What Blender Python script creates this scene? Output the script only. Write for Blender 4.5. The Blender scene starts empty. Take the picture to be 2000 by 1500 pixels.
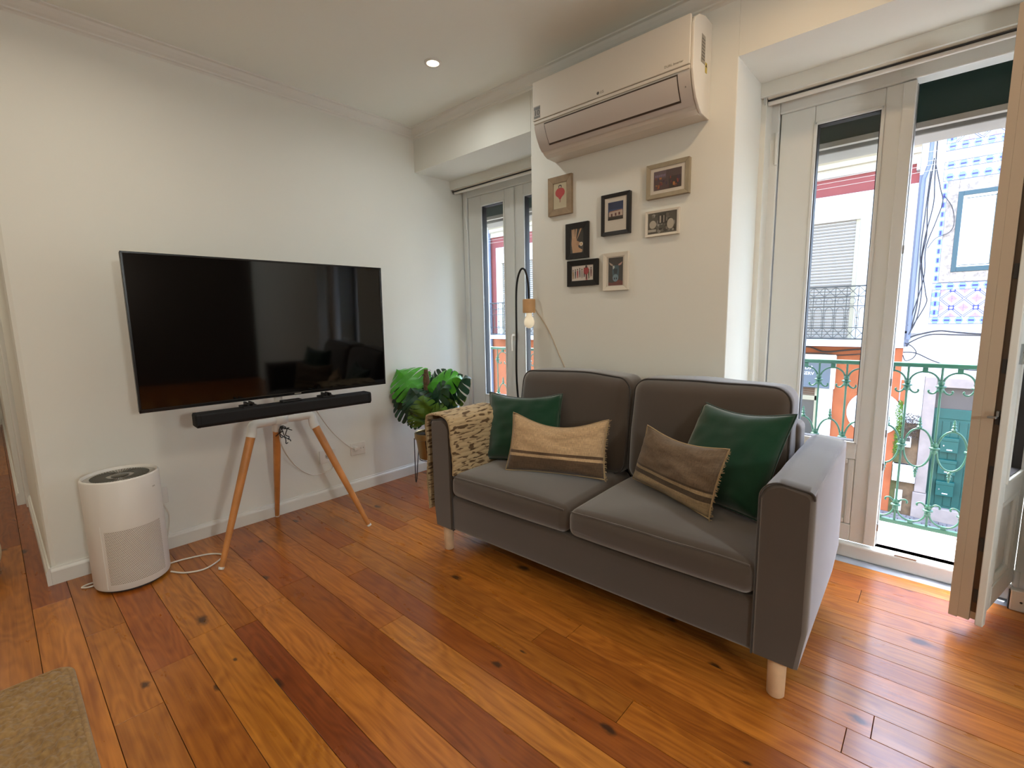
import bpy, math, random
from math import sin, cos, pi, radians, sqrt, hypot, atan2
from mathutils import Matrix, Vector, noise

SC = bpy.context.scene
COL = SC.collection
random.seed(7)

# ------------------------------------------------------------------ camera
def make_camera():
    yaw, pitch, roll = -0.73699, 0.138593, -0.01818
    f = 925.07
    cy, sy = cos(yaw), sin(yaw)
    fw = Vector((sy * cos(pitch), cy * cos(pitch), -sin(pitch)))
    rt = Vector((cy, -sy, 0)); up = rt.cross(fw)
    r2 = cos(roll) * rt + sin(roll) * up
    u2 = -sin(roll) * rt + cos(roll) * up
    cam = bpy.data.cameras.new('camera')
    cam.sensor_width = 36.0; cam.sensor_fit = 'HORIZONTAL'
    cam.lens = f * 36.0 / 2000.0
    cam.clip_start = 0.02; cam.clip_end = 200
    o = bpy.data.objects.new('camera', cam); COL.objects.link(o)
    m = Matrix((r2, u2, -fw)).transposed().to_4x4()
    m.translation = (0, 0, 1.2)
    o.matrix_world = m
    SC.camera = o
make_camera()

# ------------------------------------------------------------------ world, sun, exposure
def make_world():
    w = bpy.data.worlds.new('world'); SC.world = w; w.use_nodes = True
    nt = w.node_tree; nt.nodes.clear()
    out = nt.nodes.new('ShaderNodeOutputWorld'); bg = nt.nodes.new('ShaderNodeBackground')
    sky = nt.nodes.new('ShaderNodeTexSky')
    sky.sky_type = 'NISHITA'; sky.sun_disc = False
    sky.altitude = 0; sky.sun_elevation = radians(66); sky.sun_rotation = radians(-40)
    sky.air_density = 1.0; sky.dust_density = 2.0; sky.ozone_density = 1.0
    bg.inputs['Strength'].default_value = 2.3
    nt.links.new(sky.outputs[0], bg.inputs[0]); nt.links.new(bg.outputs[0], out.inputs[0])
make_world()
SUN_DIR = Vector((1.0, -0.36, -1.5)).normalized()
sl = bpy.data.lights.new('sun', 'SUN'); sl.energy = 18.0; sl.angle = radians(0.6); sl.color = (1.0, 0.95, 0.87)
so = bpy.data.objects.new('sun', sl); COL.objects.link(so)
so.rotation_euler = SUN_DIR.to_track_quat('-Z', 'Y').to_euler(); so.location = (0, 12, 14)
W1, W2, W3 = (0.95, 1.0, 0.98), (1.0, 0.91, 0.76), (1.0, 0.70, 0.42)
LAMPS = [((-2.152, 1.783), 2.5, W1), ((-2.152, 0.25), 4, W2), ((-0.45, 1.72), 2.6, W3), ((1.2, 1.75), 1.5, W1), ((2.7, 1.75), 1.5, W1), ((-0.45, -0.3), 3.5, W2),
         ((1.2, -0.3), 3, W2), ((-2.15, -1.9), 2, W2), ((-0.45, -1.9), 3, W2), ((1.2, -1.9), 3, W2), ((-4.3, -0.6), 5, W2), ((-6.3, -0.6), 5, W2)]
FILL_POWER, FILL_TINT = 80.0, (0.93, 1.0, 0.99)   # unseen globe light added right of the photographer to fill the room
# recessed downlights (first seen, third inferred, rest added as fill): place, W, colour
SC.view_settings.view_transform = 'Standard'
SC.view_settings.look = 'None'
SC.view_settings.gamma = 1.0
SC.view_settings.use_curve_mapping = False
SC.view_settings.exposure = 0.55

# ------------------------------------------------------------------ materials
def lin(c):
    def g(v):
        v = v / 255.0
        return v / 12.92 if v <= 0.04045 else ((v + 0.055) / 1.055) ** 2.4
    return (g(c[0]), g(c[1]), g(c[2]), 1.0)

def nmat(name):
    m = bpy.data.materials.new(name); m.use_nodes = True
    nt = m.node_tree
    return m, nt, nt.nodes['Principled BSDF'], nt.nodes.new, nt.links.new

def mat(name, c, rough=0.5, metal=0.0, spec=0.5, coat=0.0, emit=None, es=0.0, bump=0.0, bscale=200.0, var=0.0, vscale=6.0, trans=0.0):
    m, nt, b, N, L = nmat(name)
    b.inputs['Base Color'].default_value = lin(c)
    b.inputs['Roughness'].default_value = rough
    b.inputs['Metallic'].default_value = metal
    b.inputs['Specular IOR Level'].default_value = spec
    b.inputs['Coat Weight'].default_value = coat
    b.inputs['Coat Roughness'].default_value = 0.08
    if emit:
        b.inputs['Emission Color'].default_value = lin(emit); b.inputs['Emission Strength'].default_value = es
    tc = None
    if bump or var:
        tc = N('ShaderNodeTexCoord')
    if bump:
        t = N('ShaderNodeTexNoise'); t.inputs['Scale'].default_value = bscale; t.inputs['Detail'].default_value = 3
        bp = N('ShaderNodeBump'); bp.inputs['Strength'].default_value = bump; bp.inputs['Distance'].default_value = 0.002
        L(tc.outputs['Object'], t.inputs['Vector']); L(t.outputs['Fac'], bp.inputs['Height']); L(bp.outputs[0], b.inputs['Normal'])
    if var:
        t = N('ShaderNodeTexNoise'); t.inputs['Scale'].default_value = vscale; t.inputs['Detail'].default_value = 5
        r = N('ShaderNodeValToRGB')
        lo = [v * (1 - var) for v in lin(c)[:3]] + [1]; hi = [min(1, v * (1 + var)) for v in lin(c)[:3]] + [1]
        r.color_ramp.elements[0].color = lo; r.color_ramp.elements[1].color = hi
        r.color_ramp.elements[0].position = 0.3; r.color_ramp.elements[1].position = 0.7
        L(tc.outputs['Object'], t.inputs['Vector']); L(t.outputs['Fac'], r.inputs[0]); L(r.outputs[0], b.inputs['Base Color'])
    if trans:
        b.inputs['Transmission Weight'].default_value = trans
    return m

def mnode(nt, op, a, b=None, c=None):
    n = nt.nodes.new('ShaderNodeMath'); n.operation = op
    for i, v in enumerate((a, b, c)):
        if v is None: continue
        if isinstance(v, (int, float)): n.inputs[i].default_value = v
        else: nt.links.new(v, n.inputs[i])
    return n.outputs[0]

def mix(nt, fac, a, b):
    n = nt.nodes.new('ShaderNodeMix'); n.data_type = 'RGBA'
    for sock, v in ((n.inputs['Factor'], fac), (n.inputs['A'], a), (n.inputs['B'], b)):
        if isinstance(v, (int, float)): sock.default_value = v
        elif isinstance(v, (tuple, list)): sock.default_value = v
        else: nt.links.new(v, sock)
    return n.outputs['Result']

def glass_mat(name, tint=(0.96, 0.98, 0.97), refl=1.0):
    m = bpy.data.materials.new(name); m.use_nodes = True; nt = m.node_tree; nt.nodes.clear()
    o = nt.nodes.new('ShaderNodeOutputMaterial'); mx = nt.nodes.new('ShaderNodeMixShader')
    t = nt.nodes.new('ShaderNodeBsdfTransparent'); t.inputs[0].default_value = (*tint, 1)
    g = nt.nodes.new('ShaderNodeBsdfGlossy'); g.inputs['Roughness'].default_value = 0.01
    fr = nt.nodes.new('ShaderNodeLayerWeight'); fr.inputs[0].default_value = 0.5
    f2 = mnode(nt, 'MULTIPLY', mnode(nt, 'ADD', mnode(nt, 'MULTIPLY', mnode(nt, 'POWER', fr.outputs['Facing'], 5.0), 0.9), 0.045), refl)
    nt.links.new(f2, mx.inputs[0]); nt.links.new(t.outputs[0], mx.inputs[1]); nt.links.new(g.outputs[0], mx.inputs[2])
    nt.links.new(mx.outputs[0], o.inputs[0])
    return m

def wood_floor():
    m, nt, b, N, L = nmat('varnished_pine')
    tc = N('ShaderNodeTexCoord'); oi = N('ShaderNodeObjectInfo')
    off = N('ShaderNodeCombineXYZ')
    L(mnode(nt, 'MULTIPLY', oi.outputs['Random'], 41.0), off.inputs[0]); L(mnode(nt, 'MULTIPLY', oi.outputs['Random'], 17.3), off.inputs[1])
    L(mnode(nt, 'MULTIPLY', oi.outputs['Random'], 9.1), off.inputs[2])
    ad = N('ShaderNodeVectorMath'); ad.operation = 'ADD'
    L(tc.outputs['Object'], ad.inputs[0]); L(off.outputs[0], ad.inputs[1])
    def mapped(s):
        mp = N('ShaderNodeMapping'); mp.inputs['Scale'].default_value = s; L(ad.outputs[0], mp.inputs[0]); return mp.outputs[0]
    # grain, stretched along the board
    n1 = N('ShaderNodeTexNoise'); n1.inputs['Scale'].default_value = 1.0; n1.inputs['Detail'].default_value = 4; n1.inputs['Distortion'].default_value = 0.6
    L(mapped((3.0, 70, 30)), n1.inputs['Vector'])
    # cathedral figure
    nd = N('ShaderNodeTexNoise'); nd.inputs['Scale'].default_value = 1.0; nd.inputs['Detail'].default_value = 2
    L(mapped((1.6, 7.0, 4)), nd.inputs['Vector'])
    rings = mnode(nt, 'SINE', mnode(nt, 'MULTIPLY', nd.outputs['Fac'], 85.0))
    # knots
    vo = N('ShaderNodeTexVoronoi'); vo.voronoi_dimensions = '2D'; vo.inputs['Scale'].default_value = 1.0; vo.inputs['Randomness'].default_value = 1.0
    kd = N('ShaderNodeTexNoise'); kd.inputs['Scale'].default_value = 1.0; kd.inputs['Detail'].default_value = 2
    L(mapped((26, 40, 3)), kd.inputs['Vector'])
    kw = N('ShaderNodeVectorMath'); kw.operation = 'MULTIPLY_ADD'; kw.inputs[1].default_value = (0.09, 0.09, 0)
    L(kd.outputs['Color'], kw.inputs[0]); L(mapped((2.2, 4.4, 0.0)), kw.inputs[2])
    L(kw.outputs[0], vo.inputs['Vector'])
    kn = N('ShaderNodeMapRange'); kn.inputs['From Min'].default_value = 0.03; kn.inputs['From Max'].default_value = 0.075
    kn.inputs['To Min'].default_value = 1; kn.inputs['To Max'].default_value = 0
    sep = N('ShaderNodeSeparateColor'); L(vo.outputs['Color'], sep.inputs[0])
    L(mnode(nt, 'DIVIDE', vo.outputs['Distance'], mnode(nt, 'ADD', mnode(nt, 'MULTIPLY', sep.outputs[1], 1.3), 0.35)), kn.inputs['Value'])
    knot = mnode(nt, 'MULTIPLY', kn.outputs[0], mnode(nt, 'GREATER_THAN', sep.outputs[0], 0.66))
    # large blotches
    n3 = N('ShaderNodeTexNoise'); n3.inputs['Scale'].default_value = 1.0; n3.inputs['Detail'].default_value = 3
    L(mapped((1.5, 6, 1)), n3.inputs['Vector'])
    base = oi.outputs['Color']
    dark = N('ShaderNodeMix'); dark.data_type = 'RGBA'; dark.blend_type = 'MULTIPLY'
    dark.inputs['Factor'].default_value = 1.0
    L(base, dark.inputs['A'])
    cr = N('ShaderNodeValToRGB'); e = cr.color_ramp.elements
    e[0].position = 0.28; e[0].color = (0.62, 0.50, 0.42, 1); e[1].position = 0.72; e[1].color = (1.18, 1.16, 1.10, 1)
    L(mnode(nt, 'ADD', mnode(nt, 'MULTIPLY', n1.outputs['Fac'], 0.75), mnode(nt, 'ADD', mnode(nt, 'MULTIPLY', rings, 0.075), mnode(nt, 'MULTIPLY', n3.outputs['Fac'], 0.28))), cr.inputs[0])
    L(cr.outputs[0], dark.inputs['B'])
    c2 = mix(nt, mnode(nt, 'MULTIPLY', knot, 0.85), dark.outputs['Result'], (0.02, 0.008, 0.004, 1))
    L(c2, b.inputs['Base Color'])
    rr = N('ShaderNodeMapRange'); rr.inputs['To Min'].default_value = 0.20; rr.inputs['To Max'].default_value = 0.42
    n4 = N('ShaderNodeTexNoise'); n4.inputs['Scale'].default_value = 1.0; n4.inputs['Detail'].default_value = 6
    L(mapped((6, 18, 1)), n4.inputs['Vector']); L(n4.outputs['Fac'], rr.inputs['Value']); L(rr.outputs[0], b.inputs['Roughness'])
    b.inputs['Coat Weight'].default_value = 0.42; b.inputs['Coat Roughness'].default_value = 0.17; b.inputs['Coat IOR'].default_value = 1.45; b.inputs['Specular IOR Level'].default_value = 0.3
    bp = N('ShaderNodeBump'); bp.inputs['Strength'].default_value = 0.25; bp.inputs['Distance'].default_value = 0.002
    L(n1.outputs['Fac'], bp.inputs['Height']); L(bp.outputs[0], b.inputs['Normal'])
    return m

def fabric(name, c, c2=None, scale=900, rough=0.95, sheen=0.25, bump=0.35):
    m, nt, b, N, L = nmat(name)
    tc = N('ShaderNodeTexCoord')
    n = N('ShaderNodeTexNoise'); n.inputs['Scale'].default_value = scale; n.inputs['Detail'].default_value = 2
    n2 = N('ShaderNodeTexNoise'); n2.inputs['Scale'].default_value = 5; n2.inputs['Detail'].default_value = 4
    L(tc.outputs['Object'], n.inputs['Vector']); L(tc.outputs['Object'], n2.inputs['Vector'])
    c2 = c2 or tuple(v * 0.8 for v in c)
    f = mnode(nt, 'ADD', mnode(nt, 'MULTIPLY', n.outputs['Fac'], 0.6), mnode(nt, 'MULTIPLY', n2.outputs['Fac'], 0.4))
    col = mix(nt, f, lin(c2), lin(c)); L(col, b.inputs['Base Color'])
    b.inputs['Roughness'].default_value = rough
    b.inputs['Specular IOR Level'].default_value = 0.2
    b.inputs['Sheen Weight'].default_value = sheen; b.inputs['Sheen Roughness'].default_value = 0.5
    bp = N('ShaderNodeBump'); bp.inputs['Strength'].default_value = bump; bp.inputs['Distance'].default_value = 0.001
    L(n.outputs['Fac'], bp.inputs['Height']); L(bp.outputs[0], b.inputs['Normal'])
    return m

def linen_striped(name, top, low, stripes, field_noise=0.25):
    """cushion cloth; UV v runs 0 (bottom) to 1 (top). stripes = [(v0, v1, colour)]"""
    m, nt, b, N, L = nmat(name)
    uv = N('ShaderNodeUVMap'); uv.uv_map = 'uv'
    sp = N('ShaderNodeSeparateXYZ'); L(uv.outputs[0], sp.inputs[0])
    v = sp.outputs[1]
    col = lin(low[1])
    cur = mix(nt, mnode(nt, 'GREATER_THAN', v, low[0]), lin(low[1]), lin(top))
    for a0, a1, c in stripes:
        k = mnode(nt, 'MULTIPLY', mnode(nt, 'GREATER_THAN', v, a0), mnode(nt, 'LESS_THAN', v, a1))
        cur = mix(nt, k, cur, lin(c))
    mp = N('ShaderNodeMapping'); mp.inputs['Scale'].default_value = (160, 14, 1); L(uv.outputs[0], mp.inputs[0])
    n = N('ShaderNodeTexNoise'); n.inputs['Scale'].default_value = 1; n.inputs['Detail'].default_value = 3; L(mp.outputs[0], n.inputs['Vector'])
    mp2 = N('ShaderNodeMapping'); mp2.inputs['Scale'].default_value = (14, 110, 1); L(uv.outputs[0], mp2.inputs[0])
    n2 = N('ShaderNodeTexNoise'); n2.inputs['Scale'].default_value = 1; n2.inputs['Detail'].default_value = 3; L(mp2.outputs[0], n2.inputs['Vector'])
    g = mnode(nt, 'MULTIPLY', mnode(nt, 'ADD', n.outputs['Fac'], n2.outputs['Fac']), 1.0)
    g = mnode(nt, 'ADD', mnode(nt, 'MULTIPLY', mnode(nt, 'SUBTRACT', g, 1.0), 2.0 * field_noise * 2), 1.0)
    hs = N('ShaderNodeHueSaturation'); L(cur, hs.inputs['Color']); L(g, hs.inputs['Value'])
    L(hs.outputs[0], b.inputs['Base Color'])
    b.inputs['Roughness'].default_value = 0.95; b.inputs['Specular IOR Level'].default_value = 0.15; b.inputs['Sheen Weight'].default_value = 0.2
    bp = N('ShaderNodeBump'); bp.inputs['Strength'].default_value = 0.4; bp.inputs['Distance'].default_value = 0.001
    L(n.outputs['Fac'], bp.inputs['Height']); L(bp.outputs[0], b.inputs['Normal'])
    return m

def throw_mat():
    m, nt, b, N, L = nmat('woven_throw')
    uv = N('ShaderNodeUVMap'); uv.uv_map = 'uv'
    def mp(s):
        q = N('ShaderNodeMapping'); q.inputs['Scale'].default_value = s; L(uv.outputs[0], q.inputs[0]); return q.outputs[0]
    n = N('ShaderNodeTexNoise'); n.inputs['Scale'].default_value = 1; n.inputs['Detail'].default_value = 1.5; n.inputs['Distortion'].default_value = 0.4
    L(mp((85, 7, 1)), n.inputs['Vector'])
    n2 = N('ShaderNodeTexNoise'); n2.inputs['Scale'].default_value = 1; n2.inputs['Detail'].default_value = 2
    L(mp((120, 240, 1)), n2.inputs['Vector'])
    r = N('ShaderNodeValToRGB'); e = r.color_ramp.elements
    e[0].position = 0.40; e[0].color = lin((86, 66, 46)); e[1].position = 0.46; e[1].color = lin((196, 172, 134))
    L(n.outputs['Fac'], r.inputs[0])
    c = mix(nt, mnode(nt, 'MULTIPLY', n2.outputs['Fac'], 0.35), r.outputs[0], lin((150, 128, 98)))
    L(c, b.inputs['Base Color']); b.inputs['Roughness'].default_value = 0.95; b.inputs['Specular IOR Level'].default_value = 0.15
    bp = N('ShaderNodeBump'); bp.inputs['Strength'].default_value = 0.6; bp.inputs['Distance'].default_value = 0.003
    L(n.outputs['Fac'], bp.inputs['Height']); L(bp.outputs[0], b.inputs['Normal'])
    return m

def grille_mat():
    m, nt, b, N, L = nmat('perforated_white_plastic')
    uv = N('ShaderNodeUVMap'); uv.uv_map = 'uv'
    sp = N('ShaderNodeSeparateXYZ'); L(uv.outputs[0], sp.inputs[0])
    P = 0.0062
    row = mnode(nt, 'FLOOR', mnode(nt, 'DIVIDE', sp.outputs[1], P))
    sh = mnode(nt, 'MULTIPLY', mnode(nt, 'MODULO', row, 2.0), 0.5)
    fx = mnode(nt, 'SUBTRACT', mnode(nt, 'FRACT', mnode(nt, 'ADD', mnode(nt, 'DIVIDE', sp.outputs[0], P), sh)), 0.5)
    fy = mnode(nt, 'SUBTRACT', mnode(nt, 'FRACT', mnode(nt, 'DIVIDE', sp.outputs[1], P)), 0.5)
    d = mnode(nt, 'SQRT', mnode(nt, 'ADD', mnode(nt, 'MULTIPLY', fx, fx), mnode(nt, 'MULTIPLY', fy, fy)))
    hole = mnode(nt, 'LESS_THAN', d, 0.33)
    L(mix(nt, hole, lin((228, 222, 212)), lin((110, 100, 86))), b.inputs['Base Color'])
    b.inputs['Roughness'].default_value = 0.45
    return m

def wall_paint(name, c):
    m, nt, b, N, L = nmat(name)
    b.inputs['Base Color'].default_value = lin(c); b.inputs['Roughness'].default_value = 0.75; b.inputs['Specular IOR Level'].default_value = 0.25
    tc = N('ShaderNodeTexCoord'); t = N('ShaderNodeTexNoise'); t.inputs['Scale'].default_value = 28; t.inputs['Detail'].default_value = 5
    L(tc.outputs['Object'], t.inputs['Vector'])
    bp = N('ShaderNodeBump'); bp.inputs['Strength'].default_value = 0.12; bp.inputs['Distance'].default_value = 0.004
    L(t.outputs['Fac'], bp.inputs['Height']); L(bp.outputs[0], b.inputs['Normal'])
    return m

def tile_mat(name, border):
    """glazed blue-and-white tile; the print runs in metres on the front face"""
    m, nt, b, N, L = nmat(name)
    tc = N('ShaderNodeTexCoord'); sp = N('ShaderNodeSeparateXYZ'); L(tc.outputs['Object'], sp.inputs[0])
    x, z = sp.outputs[0], sp.outputs[2]
    white = lin((180, 182, 192)); blue = lin((34, 40, 116)); pale = lin((98, 122, 176)); pink = lin((136, 110, 144))
    if border:      # local x runs along the strip, z across
        ax = mnode(nt, 'ABSOLUTE', x); az = mnode(nt, 'ABSOLUTE', z)
        cur = mix(nt, mnode(nt, 'LESS_THAN', mnode(nt, 'ADD', ax, mnode(nt, 'MULTIPLY', az, 0.6)), 0.058), white, pale)
        cur = mix(nt, mnode(nt, 'MULTIPLY', mnode(nt, 'LESS_THAN', ax, 0.034), mnode(nt, 'LESS_THAN', az, 0.013)), cur, blue)
        cur = mix(nt, mnode(nt, 'GREATER_THAN', az, 0.049), cur, blue)
    else:           # four corners meet in a small square, an arc lattice between
        h = 0.0717
        ax = mnode(nt, 'ABSOLUTE', x); az = mnode(nt, 'ABSOLUTE', z)
        s = mnode(nt, 'ADD', x, z); dd = mnode(nt, 'SUBTRACT', x, z)
        d1 = mnode(nt, 'ABSOLUTE', dd)
        l1 = mnode(nt, 'MULTIPLY', mnode(nt, 'GREATER_THAN', d1, 0.008), mnode(nt, 'LESS_THAN', d1, 0.022))
        cur = mix(nt, l1, white, blue)
        c1 = mnode(nt, 'ADD', mnode(nt, 'SUBTRACT', h, x), mnode(nt, 'SUBTRACT', h, z))
        q = mnode(nt, 'MAXIMUM', mnode(nt, 'SUBTRACT', h, x), mnode(nt, 'SUBTRACT', h, z))
        cur = mix(nt, mnode(nt, 'MULTIPLY', mnode(nt, 'LESS_THAN', q, 0.036), mnode(nt, 'GREATER_THAN', q, 0.018)), cur, blue)
        cur = mix(nt, mnode(nt, 'LESS_THAN', q, 0.018), cur, white)
        e1 = mnode(nt, 'ADD', mnode(nt, 'ADD', h, x), mnode(nt, 'SUBTRACT', h, z))
        cur = mix(nt, mnode(nt, 'LESS_THAN', e1, 0.068), cur, pink)
        e2 = mnode(nt, 'ADD', mnode(nt, 'SUBTRACT', h, x), mnode(nt, 'ADD', h, z))
        cur = mix(nt, mnode(nt, 'LESS_THAN', e2, 0.068), cur, pink)
    L(cur, b.inputs['Base Color']); b.inputs['Roughness'].default_value = 0.3
    return m

M = {}
M['wall'] = wall_paint('white_wall_paint', (229, 228, 219))
M['ceil'] = wall_paint('ceiling_paint', (240, 242, 234))
M['trim'] = mat('white_trim_paint', (226, 224, 216), 0.45)
M['pvc'] = mat('white_pvc', (226, 228, 224), 0.32)
M['pvc_edge'] = mat('brown_grey_sash_edge', (186, 168, 146), 0.45)
M['seal'] = mat('dark_rubber_seal', (52, 50, 50), 0.6)
M['lockrail'] = mat('dull_lock_rail', (96, 82, 70), 0.45, 0.6)
M['steel'] = mat('brushed_steel', (170, 172, 174), 0.35, 1.0)
M['chrome'] = mat('chrome', (205, 208, 210), 0.15, 1.0)
M['floor'] = wood_floor()
M['glass'] = glass_mat('window_glass')
M['glassp'] = glass_mat('picture_glass', (0.98, 0.98, 0.98), 1.0)
M['marble'] = mat('grey_marble', (158, 168, 182), 0.3, var=0.25, vscale=9)
M['sofa'] = fabric('grey_sofa_fabric', (80, 67, 56), (63, 53, 44), sheen=0.75)
M['sofad'] = fabric('grey_sofa_piping', (72, 66, 62), (60, 55, 52))
M['birch'] = mat('birch_wood', (226, 196, 160), 0.45, var=0.12, vscale=14)
M['velvet'] = fabric('green_velvet', (22, 70, 44), (10, 46, 30), scale=500, sheen=0.5, bump=0.2)
M['velvetd'] = fabric('green_velvet_piping', (20, 60, 40), (12, 42, 30), sheen=0.5)
M['linenA'] = linen_striped('beige_linen_striped', (188, 158, 122), (0.26, (98, 78, 60)), [(0.31, 0.36, (98, 78, 60))])
M['linenB'] = linen_striped('taupe_linen_striped', (112, 94, 76), (0.20, (158, 136, 104)), [(0.20, 0.28, (84, 70, 56)), (0.28, 0.33, (160, 138, 106)), (0.33, 0.365, (84, 70, 56))])
M['linen_edge'] = fabric('linen_fringe', (182, 158, 118), (140, 116, 84))
M['throw'] = throw_mat()
M['black'] = mat('black_metal', (18, 18, 19), 0.4, 0.3)
M['blackpl'] = mat('black_plastic', (16, 16, 17), 0.45)
M['screen'] = mat('black_screen', (3, 3, 4), 0.05, spec=0.55)
M['bezel'] = mat('screen_bezel', (12, 12, 13), 0.25)
M['sbar'] = fabric('soundbar_cloth', (40, 40, 41), (28, 28, 29), scale=1500, rough=0.8, sheen=0)
M['whitepl'] = mat('white_plastic', (226, 222, 214), 0.4)
M['wmetal'] = mat('white_painted_metal', (224, 222, 216), 0.4)
M['oak'] = mat('oak_leg', (196, 132, 72), 0.42, var=0.18, vscale=10)
M['ac'] = mat('white_ac_plastic', (224, 218, 206), 0.22, coat=0.3)
M['aclouv'] = mat('grey_white_louvre', (206, 198, 190), 0.35)
M['acdark'] = mat('dark_gap', (70, 58, 48), 0.6)
M['greylbl'] = mat('grey_label', (150, 142, 128), 0.5)
M['dkgrey'] = mat('dark_grey_print', (92, 88, 82), 0.5)
M['ink'] = mat('black_ink', (22, 20, 18), 0.6)
M['yellow'] = mat('yellow_label', (198, 176, 74), 0.5)
M['grille'] = grille_mat()
M['purtop'] = mat('grey_plastic_top', (176, 172, 164), 0.45)
M['purdisp'] = mat('dark_display', (84, 80, 70), 0.2)
M['jute'] = fabric('beige_rug_weave', (192, 154, 100), (84, 56, 24), scale=75, bump=1.0)
M['cream'] = fabric('cream_upholstery', (222, 204, 170), (206, 186, 150))
M['brass'] = mat('brushed_brass', (160, 136, 92), 0.35, 0.85)
M['leafb'] = mat('backlit_green_leaf', (72, 158, 40), 0.35, var=0.25, vscale=14)  # brighter leaf copy, coloured as if daylight shines through
M['leafd'] = mat('dark_green_leaf', (28, 66, 44), 0.35, var=0.35, vscale=14)
M['leafo'] = mat('olive_green_leaf', (78, 112, 34), 0.4, var=0.3, vscale=14)
M['stem'] = mat('green_stem', (70, 92, 52), 0.5)
M['moss'] = mat('brown_coir', (104, 78, 56), 0.95, bump=1.0, bscale=120, var=0.4, vscale=60)
M['soil'] = mat('dark_soil', (52, 40, 30), 0.95, bump=1.0, bscale=90)
M['lampwood'] = mat('pale_lamp_wood', (206, 162, 112), 0.5, var=0.1, vscale=12)
M['bulb'] = mat('frosted_bulb', (240, 232, 212), 0.25, emit=(255, 236, 200), es=0.25)
M['taupe'] = mat('taupe_wood', (148, 126, 98), 0.6, var=0.15, vscale=30)
M['taupe2'] = mat('grey_taupe_wood', (158, 146, 122), 0.5, var=0.08, vscale=30)
M['blackw'] = mat('black_wood', (20, 16, 15), 0.4)
M['whitew'] = mat('white_wood', (222, 214, 198), 0.5)
M['matboard'] = mat('white_mat_board', (228, 220, 206), 0.8)
M['lampglow'] = mat('lit_downlight', (255, 244, 220), 0.4, emit=(255, 226, 176), es=14)
def opal():
    m = bpy.data.materials.new('opal_glass'); m.use_nodes = True; nt = m.node_tree; nt.nodes.clear()
    o = nt.nodes.new('ShaderNodeOutputMaterial'); a_ = nt.nodes.new('ShaderNodeAddShader')
    t = nt.nodes.new('ShaderNodeBsdfTransparent'); e = nt.nodes.new('ShaderNodeEmission'); e.inputs[0].default_value = (1, 0.96, 0.9, 1); e.inputs[1].default_value = 2.0
    nt.links.new(t.outputs[0], a_.inputs[0]); nt.links.new(e.outputs[0], a_.inputs[1]); nt.links.new(a_.outputs[0], o.inputs[0]); return m
M['globe'] = opal()
M['cordw'] = mat('white_cord', (222, 216, 204), 0.5)
M['roller'] = mat('cream_roller_cloth', (216, 208, 192), 0.8)
# outdoors
M['green_iron'] = mat('green_painted_iron', (26, 73, 55), 0.4)
M['black_iron'] = mat('dark_painted_iron', (35, 40, 40), 0.5)
M['stonepale'] = mat('pale_limestone', (214, 206, 194), 0.85, var=0.12, vscale=3)
M['stonelint'] = mat('grey_lintel_stone', (150, 146, 138), 0.85, var=0.08, vscale=3)
M['greenbox'] = mat('dark_green_shutter', (22, 52, 44), 0.45)
M['alu'] = mat('aluminium_rail', (176, 170, 158), 0.5, 0.4)
M['fw_white'] = mat('white_render', (198, 200, 204), 0.9, var=0.05, vscale=2)
M['fw_pink'] = mat('pink_render', (114, 53, 50), 0.9, var=0.08, vscale=3)
M['fw_orange'] = mat('orange_render', (146, 79, 45), 0.9, var=0.12, vscale=4)
M['fw_cream'] = mat('cream_cornice', (158, 149, 129), 0.85, var=0.06, vscale=2)
M['slat'] = mat('pale_shutter_slats', (116, 109, 100), 0.6)
M['shutbox'] = mat('white_shutter_hood', (226, 226, 222), 0.7)
M['sign'] = mat('grey_blue_sign', (79, 89, 102), 0.5)
M['signtxt'] = mat('white_sign_lettering', (230, 234, 238), 0.5)
M['shopdark'] = mat('dark_shop_glass', (56, 56, 55), 0.15)
M['brownslat'] = mat('brown_slats', (82, 65, 50), 0.6)
M['creamframe'] = mat('cream_frame', (141, 134, 114), 0.6)
M['rough'] = mat('crumbling_plaster', (89, 72, 53), 0.95, var=0.6, vscale=5, bump=1.0, bscale=20)
M['mossw'] = mat('mossy_plaster', (63, 62, 31), 0.95, var=0.55, vscale=6, bump=1.0, bscale=20)
M['greyroot'] = mat('grey_brown_roots', (68, 58, 52), 0.95, var=0.5, vscale=14)
M['stonedoor'] = mat('pinkish_door_stone', (132, 121, 116), 0.9, var=0.12, vscale=6)
M['stonespk'] = mat('speckled_window_stone', (139, 129, 119), 0.9, var=0.35, vscale=24)
M['teal'] = mat('teal_door_paint', (11, 68, 62), 0.5, var=0.1, vscale=6)
M['teal2'] = mat('teal_mailbox_paint', (8, 68, 62), 0.4)
M['transom'] = mat('grey_transom', (73, 67, 63), 0.6)
M['wingreen'] = mat('blue_green_window_frame', (31, 60, 67), 0.5)
M['winwhite'] = mat('white_blind', (236, 236, 236), 0.7)
M['tileA'] = tile_mat('printed_tile', False)
M['tileB'] = tile_mat('border_tile', True)
M['cable'] = mat('grey_cable', (40, 38, 42), 0.7)
M['wire'] = mat('pale_wire', (124, 119, 112), 0.7)
M['pipe'] = mat('blue_grey_pipe', (92, 100, 117), 0.5)
M['cobble'] = mat('grey_basalt', (90, 87, 87), 0.8, var=0.3, vscale=2)
M['render_out'] = mat('pale_outer_render', (222, 214, 200), 0.9)

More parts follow.
